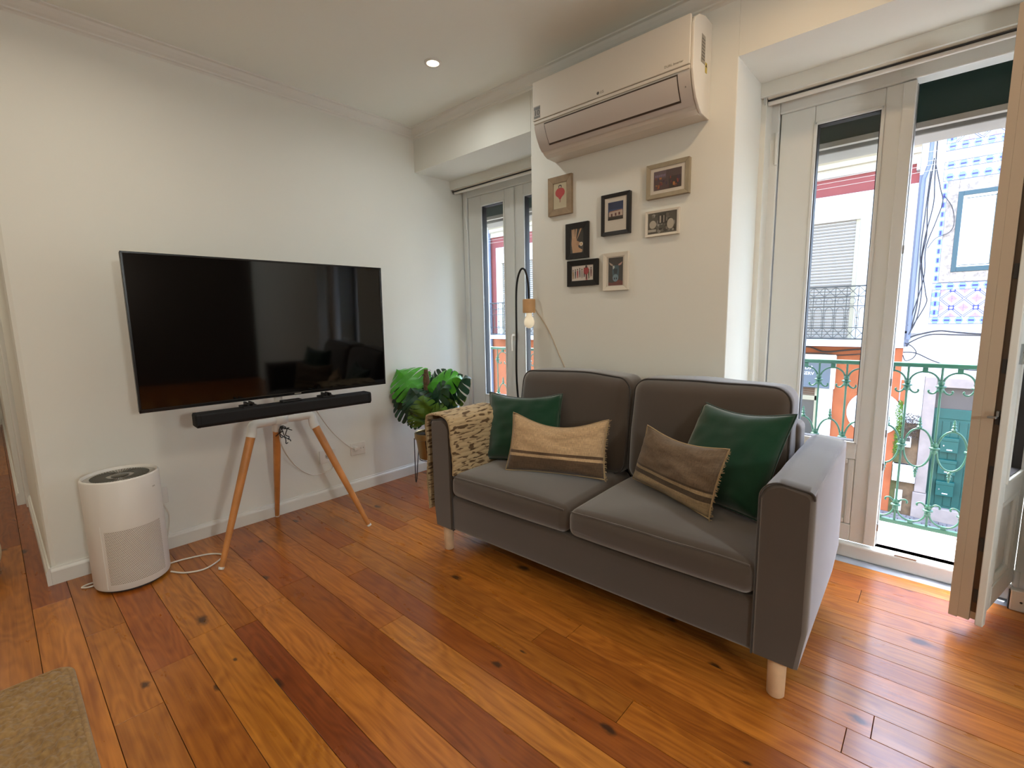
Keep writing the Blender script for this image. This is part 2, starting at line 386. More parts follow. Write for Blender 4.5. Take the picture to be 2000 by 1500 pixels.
# ------------------------------------------------------------------ mesh builder
MW = {}
class MB:
    def __init__(s):
        s.v = []; s.f = []; s.mi = []; s.uv = None
    def add(s, vs, fs, mi=0):
        o = len(s.v); s.v += [Vector(p) for p in vs]
        for f in fs:
            s.f.append([o + i for i in f]); s.mi.append(mi)
        return s
    def box(s, x0, x1, y0, y1, z0, z1, mi=0):
        v = [(x, y, z) for x in (x0, x1) for y in (y0, y1) for z in (z0, z1)]
        return s.add(v, [(0, 1, 3, 2), (4, 6, 7, 5), (0, 4, 5, 1), (2, 3, 7, 6), (0, 2, 6, 4), (1, 5, 7, 3)], mi)
    def boxc(s, c, d, mi=0):
        return s.box(c[0] - d[0] / 2, c[0] + d[0] / 2, c[1] - d[1] / 2, c[1] + d[1] / 2, c[2] - d[2] / 2, c[2] + d[2] / 2, mi)
    def prism(s, poly, axis, a, b, mi=0):
        """poly of 2-tuples in the two other axes, extruded along axis from a to b"""
        n = len(poly)
        def P(p, t):
            return {'x': (t, p[0], p[1]), 'y': (p[0], t, p[1]), 'z': (p[0], p[1], t)}[axis]
        v = [P(p, a) for p in poly] + [P(p, b) for p in poly]
        f = [[i, (i + 1) % n, n + (i + 1) % n, n + i] for i in range(n)]
        f.append(list(range(n))[::-1]); f.append(list(range(n, 2 * n)))
        return s.add(v, f, mi)
    def tube(s, pts, r, n=8, closed=False, mi=0, caps=True):
        pts = [Vector(p) for p in pts]; m = len(pts)
        rs = r if isinstance(r, (list, tuple)) else [r] * m
        vs = []; prev = None
        for i, p in enumerate(pts):
            a = pts[(i - 1) % m] if (closed or i > 0) else p
            b = pts[(i + 1) % m] if (closed or i < m - 1) else p
            t = (b - a)
            t = t.normalized() if t.length > 1e-9 else Vector((0, 0, 1))
            if prev is None:
                u = t.orthogonal().normalized()
            else:
                u = prev - t * prev.dot(t)
                u = u.normalized() if u.length > 1e-6 else t.orthogonal().normalized()
            prev = u; w = t.cross(u)
            for k in range(n):
                a2 = 2 * pi * k / n
                vs.append(p + (u * cos(a2) + w * sin(a2)) * rs[i])
        fs = []
        for i in range(m if closed else m - 1):
            j = (i + 1) % m
            for k in range(n):
                k2 = (k + 1) % n
                fs.append((i * n + k, i * n + k2, j * n + k2, j * n + k))
        if not closed and caps:
            fs.append(tuple(range(n))[::-1]); fs.append(tuple((m - 1) * n + k for k in range(n)))
        return s.add(vs, fs, mi)
    def lathe(s, prof, c=(0, 0, 0), n=32, mi=0, a0=0, a1=2 * pi, sx=1, sy=1):
        full = abs(a1 - a0 - 2 * pi) < 1e-6
        m = n if full else n + 1
        vs = [(c[0] + r * sx * cos(a0 + (a1 - a0) * k / n), c[1] + r * sy * sin(a0 + (a1 - a0) * k / n), c[2] + z) for r, z in prof for k in range(m)]
        fs = []
        for i in range(len(prof) - 1):
            for k in range(n):
                k2 = (k + 1) % m
                fs.append((i * m + k, i * m + k2, (i + 1) * m + k2, (i + 1) * m + k))
        return s.add(vs, fs, mi)
    def grid(s, fn, nu, nv, mi=0, uvfn=None):
        vs = [fn(i / nu, j / nv) for j in range(nv + 1) for i in range(nu + 1)]
        fs = [(j * (nu + 1) + i, j * (nu + 1) + i + 1, (j + 1) * (nu + 1) + i + 1, (j + 1) * (nu + 1) + i) for j in range(nv) for i in range(nu)]
        if s.uv is None: s.uv = {}
        o = len(s.v)
        for j in range(nv + 1):
            for i in range(nu + 1):
                s.uv[o + j * (nu + 1) + i] = uvfn(i / nu, j / nv) if uvfn else (i / nu, j / nv)
        return s.add(vs, fs, mi)
    def rbox(s, c, d, r, k=4, m=6, warp=None, mi=0):
        """rounded box, centre c, size d, corner radius r"""
        def ts(L):
            h = L / 2
            a = [-h + r * (1 - cos(pi / 2 * i / k)) if False else -h + r * i / k for i in range(k)]
            mid = [-h + r + (L - 2 * r) * i / m for i in range(m + 1)]
            return a + mid + [-x for x in a[::-1]]
        T = [ts(d[i]) for i in range(3)]
        h = [d[i] / 2 for i in range(3)]
        for ax in range(3):
            u, w = (ax + 1) % 3, (ax + 2) % 3
            for sg in (-1, 1):
                vs = []
                for b in T[w]:
                    for a in T[u]:
                        p = [0, 0, 0]; p[ax] = sg * h[ax]; p[u] = a; p[w] = b
                        q = [max(-h[i] + r, min(h[i] - r, p[i])) for i in range(3)]
                        dv = Vector([p[i] - q[i] for i in range(3)])
                        if dv.length > 1e-9: dv = dv.normalized() * r
                        pt = Vector(q) + dv
                        if warp: pt = Vector(warp(pt))
                        vs.append(Vector(c) + pt)
                nu = len(T[u]); nw = len(T[w])
                fs = []
                for j in range(nw - 1):
                    for i in range(nu - 1):
                        q4 = (j * nu + i, j * nu + i + 1, (j + 1) * nu + i + 1, (j + 1) * nu + i)
                        fs.append(q4 if sg > 0 else q4[::-1])
                s.add(vs, fs, mi)
        return s
    def xf(s, mtx, start=0):
        for i in range(start, len(s.v)): s.v[i] = mtx @ s.v[i]
        return s
    def mesh(s, name, mats, inv=None, smooth=None):
        me = bpy.data.meshes.new(name)
        vs = [inv @ p for p in s.v] if inv is not None else s.v
        me.from_pydata([tuple(p) for p in vs], [], s.f)
        for m_ in mats: me.materials.append(m_)
        if len(mats) > 1:
            me.polygons.foreach_set('material_index', s.mi)
        if s.uv is not None:
            ul = me.uv_layers.new(name='uv')
            for lp in me.loops:
                ul.data[lp.index].uv = s.uv.get(lp.vertex_index, (0, 0))
        if smooth is not None:
            me.polygons.foreach_set('use_smooth', [True] * len(me.polygons))
            if smooth < 179: me.set_sharp_from_angle(angle=radians(smooth))
        me.update()
        return me
    def build(s, name, mats, parent=None, smooth=None, bevel=0, local=False, weld=False, subsurf=0, origin=None):
        if not isinstance(mats, (list, tuple)): mats = [mats]
        inv = None
        if parent is not None and not local: inv = MW[parent].inverted()
        T = Matrix()
        if origin is not None:
            T = Matrix.Translation(Vector(origin)); inv2 = T.inverted()
            base = inv if inv is not None else Matrix()
            # origin is given in the parent's frame after inv
            me = s.mesh(name, mats, inv2 @ base, smooth)
        else:
            me = s.mesh(name, mats, inv, smooth)
        o = bpy.data.objects.new(name, me); COL.objects.link(o)
        if parent is not None: o.parent = parent
        o.matrix_local = T
        MW[o] = (MW[parent] @ T) if parent is not None else T
        if weld:
            w = o.modifiers.new('weld', 'WELD'); w.merge_threshold = 0.0002
        if bevel:
            b = o.modifiers.new('bevel', 'BEVEL'); b.width = bevel; b.segments = 2; b.limit_method = 'ANGLE'; b.angle_limit = radians(35); b.harden_normals = False
        if subsurf:
            q = o.modifiers.new('subsurf', 'SUBSURF'); q.levels = q.render_levels = subsurf
        return o

def tag(o, label=None, cat=None, group=None, kind=None):
    if label: o['label'] = label
    if cat: o['category'] = cat
    if group: o['group'] = group
    if kind: o['kind'] = kind
    return o

def thing(name, label, cat, loc=(0, 0, 0), rot=(0, 0, 0), group=None, kind=None):
    o = bpy.data.objects.new(name, None); COL.objects.link(o)
    o.empty_display_size = 0.05
    if isinstance(rot, (int, float)): rot = (0, 0, rot)
    o.location = loc; o.rotation_euler = rot
    from mathutils import Euler
    MW[o] = Matrix.Translation(Vector(loc)) @ Euler(rot).to_matrix().to_4x4()
    return tag(o, label, cat, group, kind)

def structure(name, loc=(0, 0, 0)):
    return thing(name, None, None, loc, kind='structure')

def copy_part(src, parent, mtx, name=None):
    c = src.copy(); COL.objects.link(c); c.parent = parent
    c.matrix_local = MW[parent].inverted() @ mtx if parent is not None else mtx
    MW[c] = mtx
    return c

def text(name, s, size, mtx, m, parent, ext=0.0004, align='CENTER', xscale=1.0):
    cu = bpy.data.curves.new(name, 'FONT'); cu.body = s; cu.size = size; cu.extrude = ext
    cu.align_x = align; cu.align_y = 'CENTER'; cu.resolution_u = 3
    t = bpy.data.objects.new(name, cu); COL.objects.link(t)
    dg = bpy.context.evaluated_depsgraph_get(); dg.update()
    me = bpy.data.meshes.new_from_object(t.evaluated_get(dg))
    bpy.data.objects.remove(t); 
    me.materials.clear(); me.materials.append(m)
    me.transform(mtx @ Matrix.Diagonal((xscale, 1, 1, 1)))
    if parent is not None: me.transform(MW[parent].inverted())
    me.name = name
    o = bpy.data.objects.new(name, me); COL.objects.link(o)
    if parent is not None: o.parent = parent
    MW[o] = MW[parent].copy() if parent is not None else Matrix()
    return o

FACE_ROOM = Matrix(((1, 0, 0, 0), (0, 0, -1, 0), (0, 1, 0, 0), (0, 0, 0, 1)))   # text plane xy -> xz, facing -y

def smoothpts(pts, sub=8, closed=False):
    """Catmull-Rom through pts"""
    P = [Vector(p) for p in pts]; n = len(P); out = []
    rng = range(n if closed else n - 1)
    for i in rng:
        if closed: a, b, c, d = P[(i - 1) % n], P[i], P[(i + 1) % n], P[(i + 2) % n]
        else: a, b, c, d = P[max(i - 1, 0)], P[i], P[i + 1], P[min(i + 2, n - 1)]
        for k in range(sub):
            t = k / sub
            out.append(0.5 * ((2 * b) + (c - a) * t + (2 * a - 5 * b + 4 * c - d) * t * t + (3 * b - a - 3 * c + d) * t ** 3))
    if not closed: out.append(P[-1])
    return out

# ------------------------------------------------------------------ room shell
WX, WY, CZ = -3.01, 2.28, 2.57       # screen wall, window wall, ceiling
RX0, RY0 = 3.3, -3.2                 # far sides of the room behind the lens
LX = -1.885                          # right side of the left recess
CX = -0.735                          # left side of the right recess
RXR = 0.385                          # right side of the right recess
SOF = 2.283                          # recess soffit
HX = -8.6                            # end of the passage

fl = structure('floor')
MB().box(HX, RX0, RY0, 3.05, -0.30, -0.022).build('subfloor', M['soil'], fl)
def plank_rows():
    edges = [2.69, 2.56, 2.43, 2.31, 2.195, 2.085, 1.97, 1.86, 1.755, 1.655, 1.552, 1.446, 1.34, 1.236, 1.128, 1.02, 0.902, 0.755, 0.612, 0.523, 0.385, 0.25, 0.125, 0.0, -0.13, -0.255, -0.385, -0.51, -0.635, -0.76]
    cols = [(166, 102, 36), (156, 92, 31), (170, 106, 40), (148, 82, 27), (160, 96, 33), (144, 78, 26), (166, 104, 38), (174, 114, 46)]
    rnd = random.Random(21)
    cuts = {18: [-1.98, -0.35], 19: [-2.05], 17: [-0.55], 20: [-1.95, -0.6], 21: [-2.38, -1.76], 16: [-2.15, 0.4], 15: [-1.55], 14: [-2.0, -0.3], 9: [-2.3, -0.06], 8: [-1.9, 0.35]}
    for i in range(len(edges) - 1):
        y1, y0 = edges[i], edges[i + 1]
        xl = WX + 0.012 if y0 > 0.05 else HX
        spans = [(xl, 2.1)]
        if y1 > WY + 0.05:
            spans = [(WX + 0.012, LX - 0.005), (CX + 0.005, RXR - 0.005)]
        for (a, b) in spans:
            cs = list(cuts.get(i, []))
            if not cs:
                x = a + rnd.uniform(0.5, 2.2)
                while x < b - 0.35:
                    cs.append(x); x += rnd.uniform(1.3, 2.6)
            else:
                x = min(cs) - rnd.uniform(1.2, 2.2)
                while x > a + 0.4:
                    cs.append(x); x -= rnd.uniform(1.4, 2.4)
            xs = [a] + sorted(c for c in cs if a + 0.2 < c < b - 0.2) + [b]
            for j in range(len(xs) - 1):
                g = 0.0009
                xa, xb = xs[j] + g, xs[j + 1] - g
                c = ((xa + xb) / 2, (y0 + y1) / 2, -0.011)
                dz = rnd.uniform(-0.0006, 0)
                o = MB().box(xa, xb, y0 + g, y1 - g, -0.022, dz).build('plank', M['floor'], fl, bevel=0.0006, origin=c)
                col = lin(cols[rnd.randrange(len(cols))])
                k = rnd.uniform(0.92, 1.2)
                if i == 18 and xs[j] <= -1.9 <= xs[j + 1] - 0.1 or (i == 18 and j == len(xs) - 2):
                    col = lin((130, 66, 26)); k = 1.0
                if i == 19: col = lin((170, 108, 36)); k = 1.1
                if i == 17: col = lin((170, 106, 42)); k = 1.15
                o.color = (col[0] * k, col[1] * k, col[2] * k, 1)
plank_rows()
bm_ = MB()
yy = -0.76
while yy > RY0:
    bm_.box(HX if yy > -1.3 else WX, RX0, yy - 0.125, yy - 0.001, -0.022, -0.0005); yy -= 0.126
bm_.box(2.101, RX0, -0.76, WY, -0.022, -0.0005)
o = bm_.build('boards', M['floor'], fl); o['kind'] = 'stuff'; o.color = (*[v for v in lin((152, 84, 28))[:3]], 1)

# walls -----------------------------------------------------------
wl = structure('wall_left')
MB().box(-4.45, WX, 0.078, 3.05, 0, 3.0).build('panel', M['wall'], wl, bevel=0.02)
MB().box(HX, -4.56, 0.03, 0.2, 0, 3.0).build('passage_panel', M['wall'], wl)
MB().box(-4.56, -4.45, 0.055, 0.2, 0, 3.0).build('casing', M['trim'], wl, bevel=0.006)
wb = structure('wall_back')
MB().box(LX, CX, WY, 3.05, 0, 3.0).build('pier', M['wall'], wb, bevel=0.004)
MB().box(WX, LX, WY, 2.62, SOF, 3.0).build('lintel', M['wall'], wb)
MB().box(CX, 3.3, WY, 2.62, SOF, 3.0).build('lintel', M['wall'], wb)
MB().box(WX, LX, 2.62, 2.94, 2.22, 3.0).build('lintel_inner', M['wall'], wb)
MB().box(CX, 3.3, 2.62, 2.94, 2.22, 3.0).build('lintel_inner', M['wall'], wb)
MB().box(RXR, 3.3, WY, 3.05, 0, SOF).build('panel', M['wall'], wb, bevel=0.004)
MB().box(0.335, RXR, 2.665, 3.05, 0, 2.22).build('reveal_strip', M['wall'], wb)
MB().box(CX, -0.712, 2.64, 3.05, 0, 2.22).build('reveal_strip', M['wall'], wb)
MB().box(LX - 0.015, LX, 2.64, 3.05, 0, 2.22).build('reveal_strip', M['wall'], wb)
wo = structure('wall_outer')
MB().box(-9, 6, 2.45, 3.08, -2.4, -0.32).build('base', M['render_out'], wo)
MB().box(-9, 6, 2.62, 3.08, 3.0, 6.2).build('upper', M['render_out'], wo)
MB().box(-9, -4.45, 2.62, 3.08, -0.3, 3.0).build('side', M['render_out'], wo)
MB().box(3.3, 6, 2.62, 3.08, -0.3, 3.0).build('side', M['render_out'], wo)
for (a, b) in ((WX, LX), (CX, RXR)):
    MB().box(a - 0.05, b + 0.05, 2.94, 3.1, 1.985, 2.99).build('stone_lintel', M['stonelint'], wo, bevel=0.005)
wr = structure('wall_right')
MB().box(RX0, RX0 + 0.15, RY0, 3.05, -0.02, 3.0).build('panel', mat('dark_brown_unseen_wall', (74, 60, 48), 0.7), wr)  # unseen wall coloured dark so the screen's reflection stays dark
wf = structure('wall_front')
MB().box(HX, RX0, RY0 - 0.15, RY0, -0.02, 3.0).build('panel', M['wall'], wf)
wp = structure('wall_passage')
MB().box(HX, WX - 0.15, -1.45, -1.3, -0.02, 3.0).build('panel', M['wall'], wp)
MB().box(HX - 0.15, HX, -1.45, 0.2, -0.02, 3.0).build('end_panel', M['wall'], wp)
MB().box(WX - 0.15, WX, RY0, -1.3, -0.02, 3.0).build('side_panel', M['wall'], wp)
ce = structure('ceiling')
MB().box(HX - 0.15, RX0 + 0.15, RY0 - 0.15, 2.62, CZ, CZ + 0.42).build('slab', M['ceil'], ce)

# cornices: stepped plaster profile
def cornice(name, p0, p1, nrm):
    prof = [(0, 0), (0.062, 0), (0.062, -0.007), (0.048, -0.010), (0.040, -0.022), (0.026, -0.036), (0.014, -0.044), (0.014, -0.052), (0.006, -0.056), (0.0, -0.064)]
    mb = MB(); vs = []
    for p in (p0, p1):
        for d, h in prof: vs.append((p[0] + nrm[0] * d, p[1] + nrm[1] * d, CZ + h))
    n = len(prof)
    fs = [(i, (i + 1) % n, n + (i + 1) % n, n + i) for i in range(n)] + [tuple(range(n)), tuple(range(n, 2 * n))]
    mb.add(vs, fs)
    o = mb.build(name, M['trim']); o['kind'] = 'structure'
cornice('trim_1', (WX, 0.078), (WX, WY), (1, 0))
cornice('trim_2', (WX, WY), (RX0, WY), (0, -1))
cornice('trim_3', (RX0, RY0), (RX0, WY), (-1, 0))

def baseboard(name, p0, p1, nrm, h=0.083, t=0.016):
    prof = [(0, 0), (t, 0), (t, h - 0.02), (t * 0.85, h - 0.014), (t * 0.5, h - 0.008), (t * 0.4, h), (0, h)]
    vs = []
    for p in (p0, p1):
        for d, z in prof: vs.append((p[0] + nrm[0] * d, p[1] + nrm[1] * d, z))
    n = len(prof)
    fs = [(i, (i + 1) % n, n + (i + 1) % n, n + i) for i in range(n)] + [tuple(range(n)), tuple(range(n, 2 * n))]
    o = MB().add(vs, fs).build(name, M['trim']); o['kind'] = 'structure'
    return o
baseboard('baseboard_left', (WX, 0.0785), (WX, 2.62), (1, 0))
baseboard('baseboard_passage', (WX + 0.016, 0.078), (-4.45, 0.078), (0, -1))
baseboard('baseboard_passage_far', (-4.56, 0.03), (HX, 0.03), (0, -1))
baseboard('baseboard_back', (LX, WY), (CX, WY), (0, -1))
bb = structure('baseboard_right')
MB().box(0.287, RXR, 2.64, 2.675, 0.0, 0.085).build('block', M['trim'], bb, bevel=0.004)
MB().box(RXR - 0.016, RXR, WY, 2.64, 0.0, 0.085).build('strip', M['trim'], bb, bevel=0.004)
MB().lathe([(0, 0.004), (0.0035, 0.0035), (0.0045, 0)], n=10).xf(Matrix.Translation((0.318, 2.64, 0.04)) @ Matrix.Rotation(radians(90), 4, 'X')).build('screw', M['seal'], bb)
MB().box(0.283, 0.287, 2.645, 2.67, 0.0, 0.075).build('gap_strip', M['seal'], bb)  # thin dark strip along the left side of the block
th = structure('trim_4')
MB().box(CX, RXR, 2.66, 2.80, -0.02, 0.001).build('marble_slab', M['marble'], th, bevel=0.001)
MB().box(WX, LX, 2.66, 2.80, -0.02, 0.001).build('marble_slab', M['marble'], th, bevel=0.001)

# ------------------------------------------------------------------ French doors
FY = 2.75
def leaf_parts(root, x0, x1, mtx=None, handle_side=1, hinge=True, edge=None):
    """a glazed leaf between x0 and x1, front face at FY, in closed position; mtx moves it"""
    z0, z1 = 0.075, 2.165
    gb, gt = 0.566, 2.09
    sl, sr = 0.145 if handle_side > 0 else 0.09, 0.09 if handle_side > 0 else 0.145
    sl = sr = None
    gx0 = x0 + (0.145 if edge == 'left' else 0.098); gx1 = x1 - 0.085
    if edge == 'sym': gx0, gx1 = x0 + 0.09, x1 - 0.09
    yf, yb = FY, FY + 0.062
    def B(name, mb, m, par, **k):
        if mtx is not None: mb.xf(mtx)
        return mb.build(name, m, par, **k)
    ps = {}
    s = MB()
    s.box(x0, gx0, yf, yb, z0, z1); s.box(gx1, x1, yf, yb, z0, z1)
    s.box(gx0, gx1, yf, yb, gt, z1); s.box(gx0, gx1, yf, yb, gb - 0.075, gb); s.box(gx0, gx1, yf, yb, z0, z0 + 0.085)
    sash = B('sash', s, M['pvc'], root, bevel=0.004)
    # glazing bead
    g = MB(); w = 0.012
    for (a, b, c, d) in ((gx0 - 0.002, gx0 + w, gb, gt), (gx1 - w, gx1 + 0.002, gb, gt), (gx0, gx1, gb - 0.002, gb + w), (gx0, gx1, gt - w, gt + 0.002)):
        g.box(a, b, yf - 0.006, yf + 0.02, c, d)
    B('glazing_bead', g, M['pvc'], sash, bevel=0.003)
    q = MB()
    for (a, b, c, d) in ((gx0 + w, gx0 + w + 0.004, gb + w, gt - w), (gx1 - w - 0.004, gx1 - w, gb + w, gt - w), (gx0 + w, gx1 - w, gb + w, gb + w + 0.003), (gx0 + w, gx1 - w, gt - w - 0.003, gt - w)):
        q.box(a, b, yf + 0.004, yf + 0.05, c, d)
    B('gasket', q, M['seal'], sash)
    B('pane', MB().box(gx0 + w, gx1 - w, yf + 0.024, yf + 0.028, gb + w, gt - w), M['glass'], root)
    pz0, pz1 = z0 + 0.085, gb - 0.075
    pn = MB().box(gx0, gx1, yf + 0.018, yf + 0.045, pz0, pz1)
    p = B('lower_panel', pn, M['pvc'], root)
    fr = MB()
    for (a, b, c, d) in ((gx0, gx0 + 0.028, pz0, pz1), (gx1 - 0.028, gx1, pz0, pz1), (gx0 + 0.028, gx1 - 0.028, pz0, pz0 + 0.028), (gx0 + 0.028, gx1 - 0.028, pz1 - 0.028, pz1)):
        fr.box(a, b, yf + 0.002, yf + 0.02, c, d)
    B('panel_moulding', fr, M['pvc'], p, bevel=0.008)
    return sash

def handle(root, x, z, mtx=None, m='chrome', dy=0.0):
    FY = globals()['FY'] - dy
    h = MB().box(x - 0.015, x + 0.015, FY - 0.012, FY, z - 0.035, z + 0.035)
    h.tube([(x, FY - 0.01, z + 0.01), (x, FY - 0.045, z + 0.01)], 0.009, 10)
    h.tube(smoothpts([(x, FY - 0.045, z + 0.012), (x, FY - 0.048, z - 0.02), (x, FY - 0.046, z - 0.11)], 4), 0.008, 10)
    if mtx is not None: h.xf(mtx)
    return h.build('handle', M[m], root, smooth=40)

def frame(root, x0, x1):
    f = MB()
    f.box(x0, x0 + 0.045, FY - 0.012, FY + 0.075, 0.0, 2.235)
    f.box(x1 - 0.045, x1, FY - 0.012, FY + 0.075, 0.0, 2.235)
    f.box(x0 + 0.045, x1 - 0.045, FY - 0.012, FY + 0.075, 2.165, 2.235)
    f.build('frame', M['pvc'], root, bevel=0.006)
    MB().box(x0 + 0.045, x1 - 0.045, FY - 0.03, FY + 0.02, 0.001, 0.07).build('threshold', M['pvc'], root, bevel=0.008)
    MB().box(x0 + 0.045, x1 - 0.045, FY + 0.02, FY + 0.075, 0.001, 0.052).build('sill_step', M['pvc'], root, bevel=0.003)
    MB().box(x0 + 0.045, x1 - 0.045, FY + 0.078, FY + 0.10, 0.001, 0.03).build('rain_gutter', M['seal'], root)

d1 = structure('door_1')
frame(d1, -2.995, -1.90)
leaf_parts(d1, -2.943, -2.456, edge='left')
leaf_parts(d1, -2.452, -1.950, edge=None)
MB().box(-2.478, -2.435, FY - 0.012, FY, 0.08, 2.16).build('cover_strip', M['pvc'], d1, bevel=0.004)
handle(d1, -2.438, 1.06, None, 'whitepl', 0.013)
MB().tube([(-2.953, FY - 0.014, 1.92), (-2.953, FY - 0.014, 2.02)], 0.008, 10).build('hinge', M['pvc'], d1, smooth=40)

d2 = structure('door_2')
frame(d2, -0.722, 0.345)
leaf_parts(d2, -0.672, -0.178, edge='left')
s_ = MB().box(-0.205, -0.160, FY - 0.012, FY, 0.08, 2.16); s_.box(-0.178, -0.160, FY, FY + 0.03, 0.08, 2.16)
s_.build('cover_strip', M['pvc'], d2, bevel=0.004)
MB().box(-0.1605, -0.156, FY + 0.012, FY + 0.068, 0.085, 2.15).build('lock_gasket', M['steel'], d2)
for z in (0.16, 0.46, 0.62, 0.86, 1.45):
    MB().box(-0.160, -0.153, FY - 0.005, FY + 0.012, z, z + 0.035).build('striker', M['steel'], d2, bevel=0.001)
MB().tube([(-0.684, FY - 0.016, 1.93), (-0.684, FY - 0.016, 2.08)], 0.008, 10).build('hinge', M['pvc'], d2, smooth=40)
MB().box(-0.09, 0.0, FY - 0.006, FY + 0.012, 2.172, 2.18).build('strike_plate', M['seal'], d2)
MB().box(-0.085, -0.005, FY - 0.026, FY + 0.002, 0.068, 0.076).build('strike_plate', M['steel'], d2, bevel=0.001)
MB().box(-0.215, -0.175, FY - 0.02, FY - 0.008, 2.185, 2.205).build('blind_catch', M['glass'], d2)
# the open leaf: built closed (x from -0.155 to 0.30) and swung about its hinge line
HINGE = Vector((0.300, FY, 0)); OPEN = radians(75.0)
Mo = Matrix.Translation(HINGE) @ Matrix.Rotation(OPEN, 4, 'Z') @ Matrix.Translation(-HINGE)
leaf_parts(d2, -0.125, 0.300, mtx=Mo.copy(), edge=None)
e_ = MB().box(-0.150, -0.118, FY - 0.010, FY + 0.012, 0.05, 2.175); e_.xf(Mo); e_.build('closing_lip', M['pvc'], d2, bevel=0.003)
MB().tube([(0.306, FY - 0.012, 0.04), (0.306, FY - 0.012, 0.13)], 0.011, 12).build('hinge', M['pvc'], d2, smooth=40)
e_ = MB().box(-0.131, -0.125, FY + 0.012, FY + 0.062, 0.06, 2.165); e_.box(-0.141, -0.125, FY + 0.030, FY + 0.062, 0.055, 2.17); e_.box(-0.141, -0.10, FY + 0.062, FY + 0.088, 0.05, 2.172)
e_.xf(Mo); e_.build('lock_edge', M['pvc_edge'], d2, bevel=0.001)
e_ = MB().box(-0.1335, -0.131, FY + 0.013, FY + 0.030, 0.09, 2.14); e_.xf(Mo); e_.build('lock_rail', M['lockrail'], d2)
for z in (0.13, 0.33, 0.60, 0.80, 0.98, 1.30, 1.62):
    e_ = MB().box(-0.139, -0.1335, FY + 0.015, FY + 0.026, z, z + 0.05); e_.xf(Mo); e_.build('lock_bolt', M['seal'], d2, bevel=0.001)
e_ = MB().box(-0.158, -0.139, FY + 0.016, FY + 0.022, 0.83, 0.85); e_.box(-0.175, -0.155, FY + 0.018, FY + 0.04, 0.825, 0.832); e_.xf(Mo); e_.build('latch', M['steel'], d2, bevel=0.001)
handle(d2, -0.07, 1.045, Mo)

# roller blinds -----------------------------------------------------
def blind(x0, x1, label, clip_x):
    t = thing('roller_blind', label, 'blind', ((x0 + x1) / 2, 2.655, SOF - 0.005), group=None)
    r = MB().tube([(x0 + 0.018, 2.66, 2.238), (x1, 2.66, 2.238)], 0.031, 24).build('roller', M['roller'], t, smooth=50)
    MB().box(x0 + 0.01, x1, 2.640, 2.690, 2.271, 2.282).build('headrail', M['alu'], t, bevel=0.002)
    MB().tube([(x0 + 0.018, 2.652, 2.196), (x1, 2.652, 2.196)], 0.010, 12).build('bottom_bar', M['whitepl'], t, smooth=50)
    MB().box(x0 + 0.018, x1, 2.641, 2.650, 2.2045, 2.2105).build('shadow_strip', M['seal'], t)  # dark strip painted in for the shade between roller and bottom bar
    b = MB().prism([(2.625, 2.275), (2.70, 2.275), (2.70, 2.215), (2.675, 2.190), (2.64, 2.190), (2.625, 2.21)], 'x', x0 + 0.004, x0 + 0.010)
    b.tube([(x0 + 0.006, 2.66, 2.238), (x0 + 0.019, 2.66, 2.238)], 0.014, 16)
    b.build('bracket', M['chrome'], t, smooth=40)
    MB().box(clip_x - 0.012, clip_x + 0.012, 2.622, 2.645, 2.262, 2.283).build('clip', M['seal'], t, bevel=0.002)
blind(-3.005, LX - 0.004, 'rolled-up cream roller blind above the closed French door by the plant', -2.86)
blind(-0.725, RXR - 0.006, 'rolled-up cream roller blind above the French door that stands open', -0.535)

# ------------------------------------------------------------------ downlights
def downlight(i, x, y, watt, tint):
    vis = i == 0  # only the first fitting is in view, the others are added light
    lab = 'lit recessed round ceiling spotlight in front of the corner' if vis else 'lit recessed ceiling spotlight out of view, added to light the room'
    t = thing('ceiling_spotlight', lab, 'light', (x, y, CZ), group=None if vis else 'added spotlights out of view')
    MB().lathe([(0.046, 0.001), (0.046, -0.004), (0.040, -0.007), (0.033, -0.006), (0.031, 0.0)], (x, y, CZ), 28).build('trim_ring', M['whitepl'], t, smooth=50)
    MB().lathe([(0.0, -0.002), (0.026, -0.002), (0.031, -0.0005)], (x, y, CZ), 24).build('lens', M['lampglow'], t, smooth=60)
    la = bpy.data.lights.new('spotlight_beam', 'AREA'); la.shape = 'DISK'; la.size = 0.07; la.energy = watt; la.color = tint; la.spread = radians(165)
    lo = bpy.data.objects.new('spotlight_beam', la); COL.objects.link(lo); lo.parent = t; lo.location = (0, 0, -0.012)
for i, ((x, y), watt, tint) in enumerate(LAMPS): downlight(i, x, y, watt, tint)

def fill_globe():  # fill light added out of view, shaped as a globe on a stand
    x, y, z = 2.75, 0.05, 1.60
    t = thing('fill_globe', 'added fill light, a white glass globe on a thin stand, out of view right of the photographer', 'lamp', (x, y, 0))
    MB().lathe([(0, 0), (0.14, 0), (0.14, 0.012), (0.02, 0.02), (0.011, 0.03), (0.011, z - 0.14), (0, z - 0.14)], (x, y, 0), 32).build('stand', M['wmetal'], t, smooth=40)
    MB().lathe([(0.14 * sin(pi * k / 24), -0.14 * cos(pi * k / 24)) for k in range(25)], (x, y, z), 40).build('globe', M['globe'], t, smooth=180)
    la = bpy.data.lights.new('fill_globe_light', 'POINT'); la.energy = FILL_POWER; la.color = FILL_TINT; la.shadow_soft_size = 0.13
    lo = bpy.data.objects.new('fill_globe_light', la); COL.objects.link(lo); lo.parent = t; lo.location = (0, 0, z)
fill_globe()

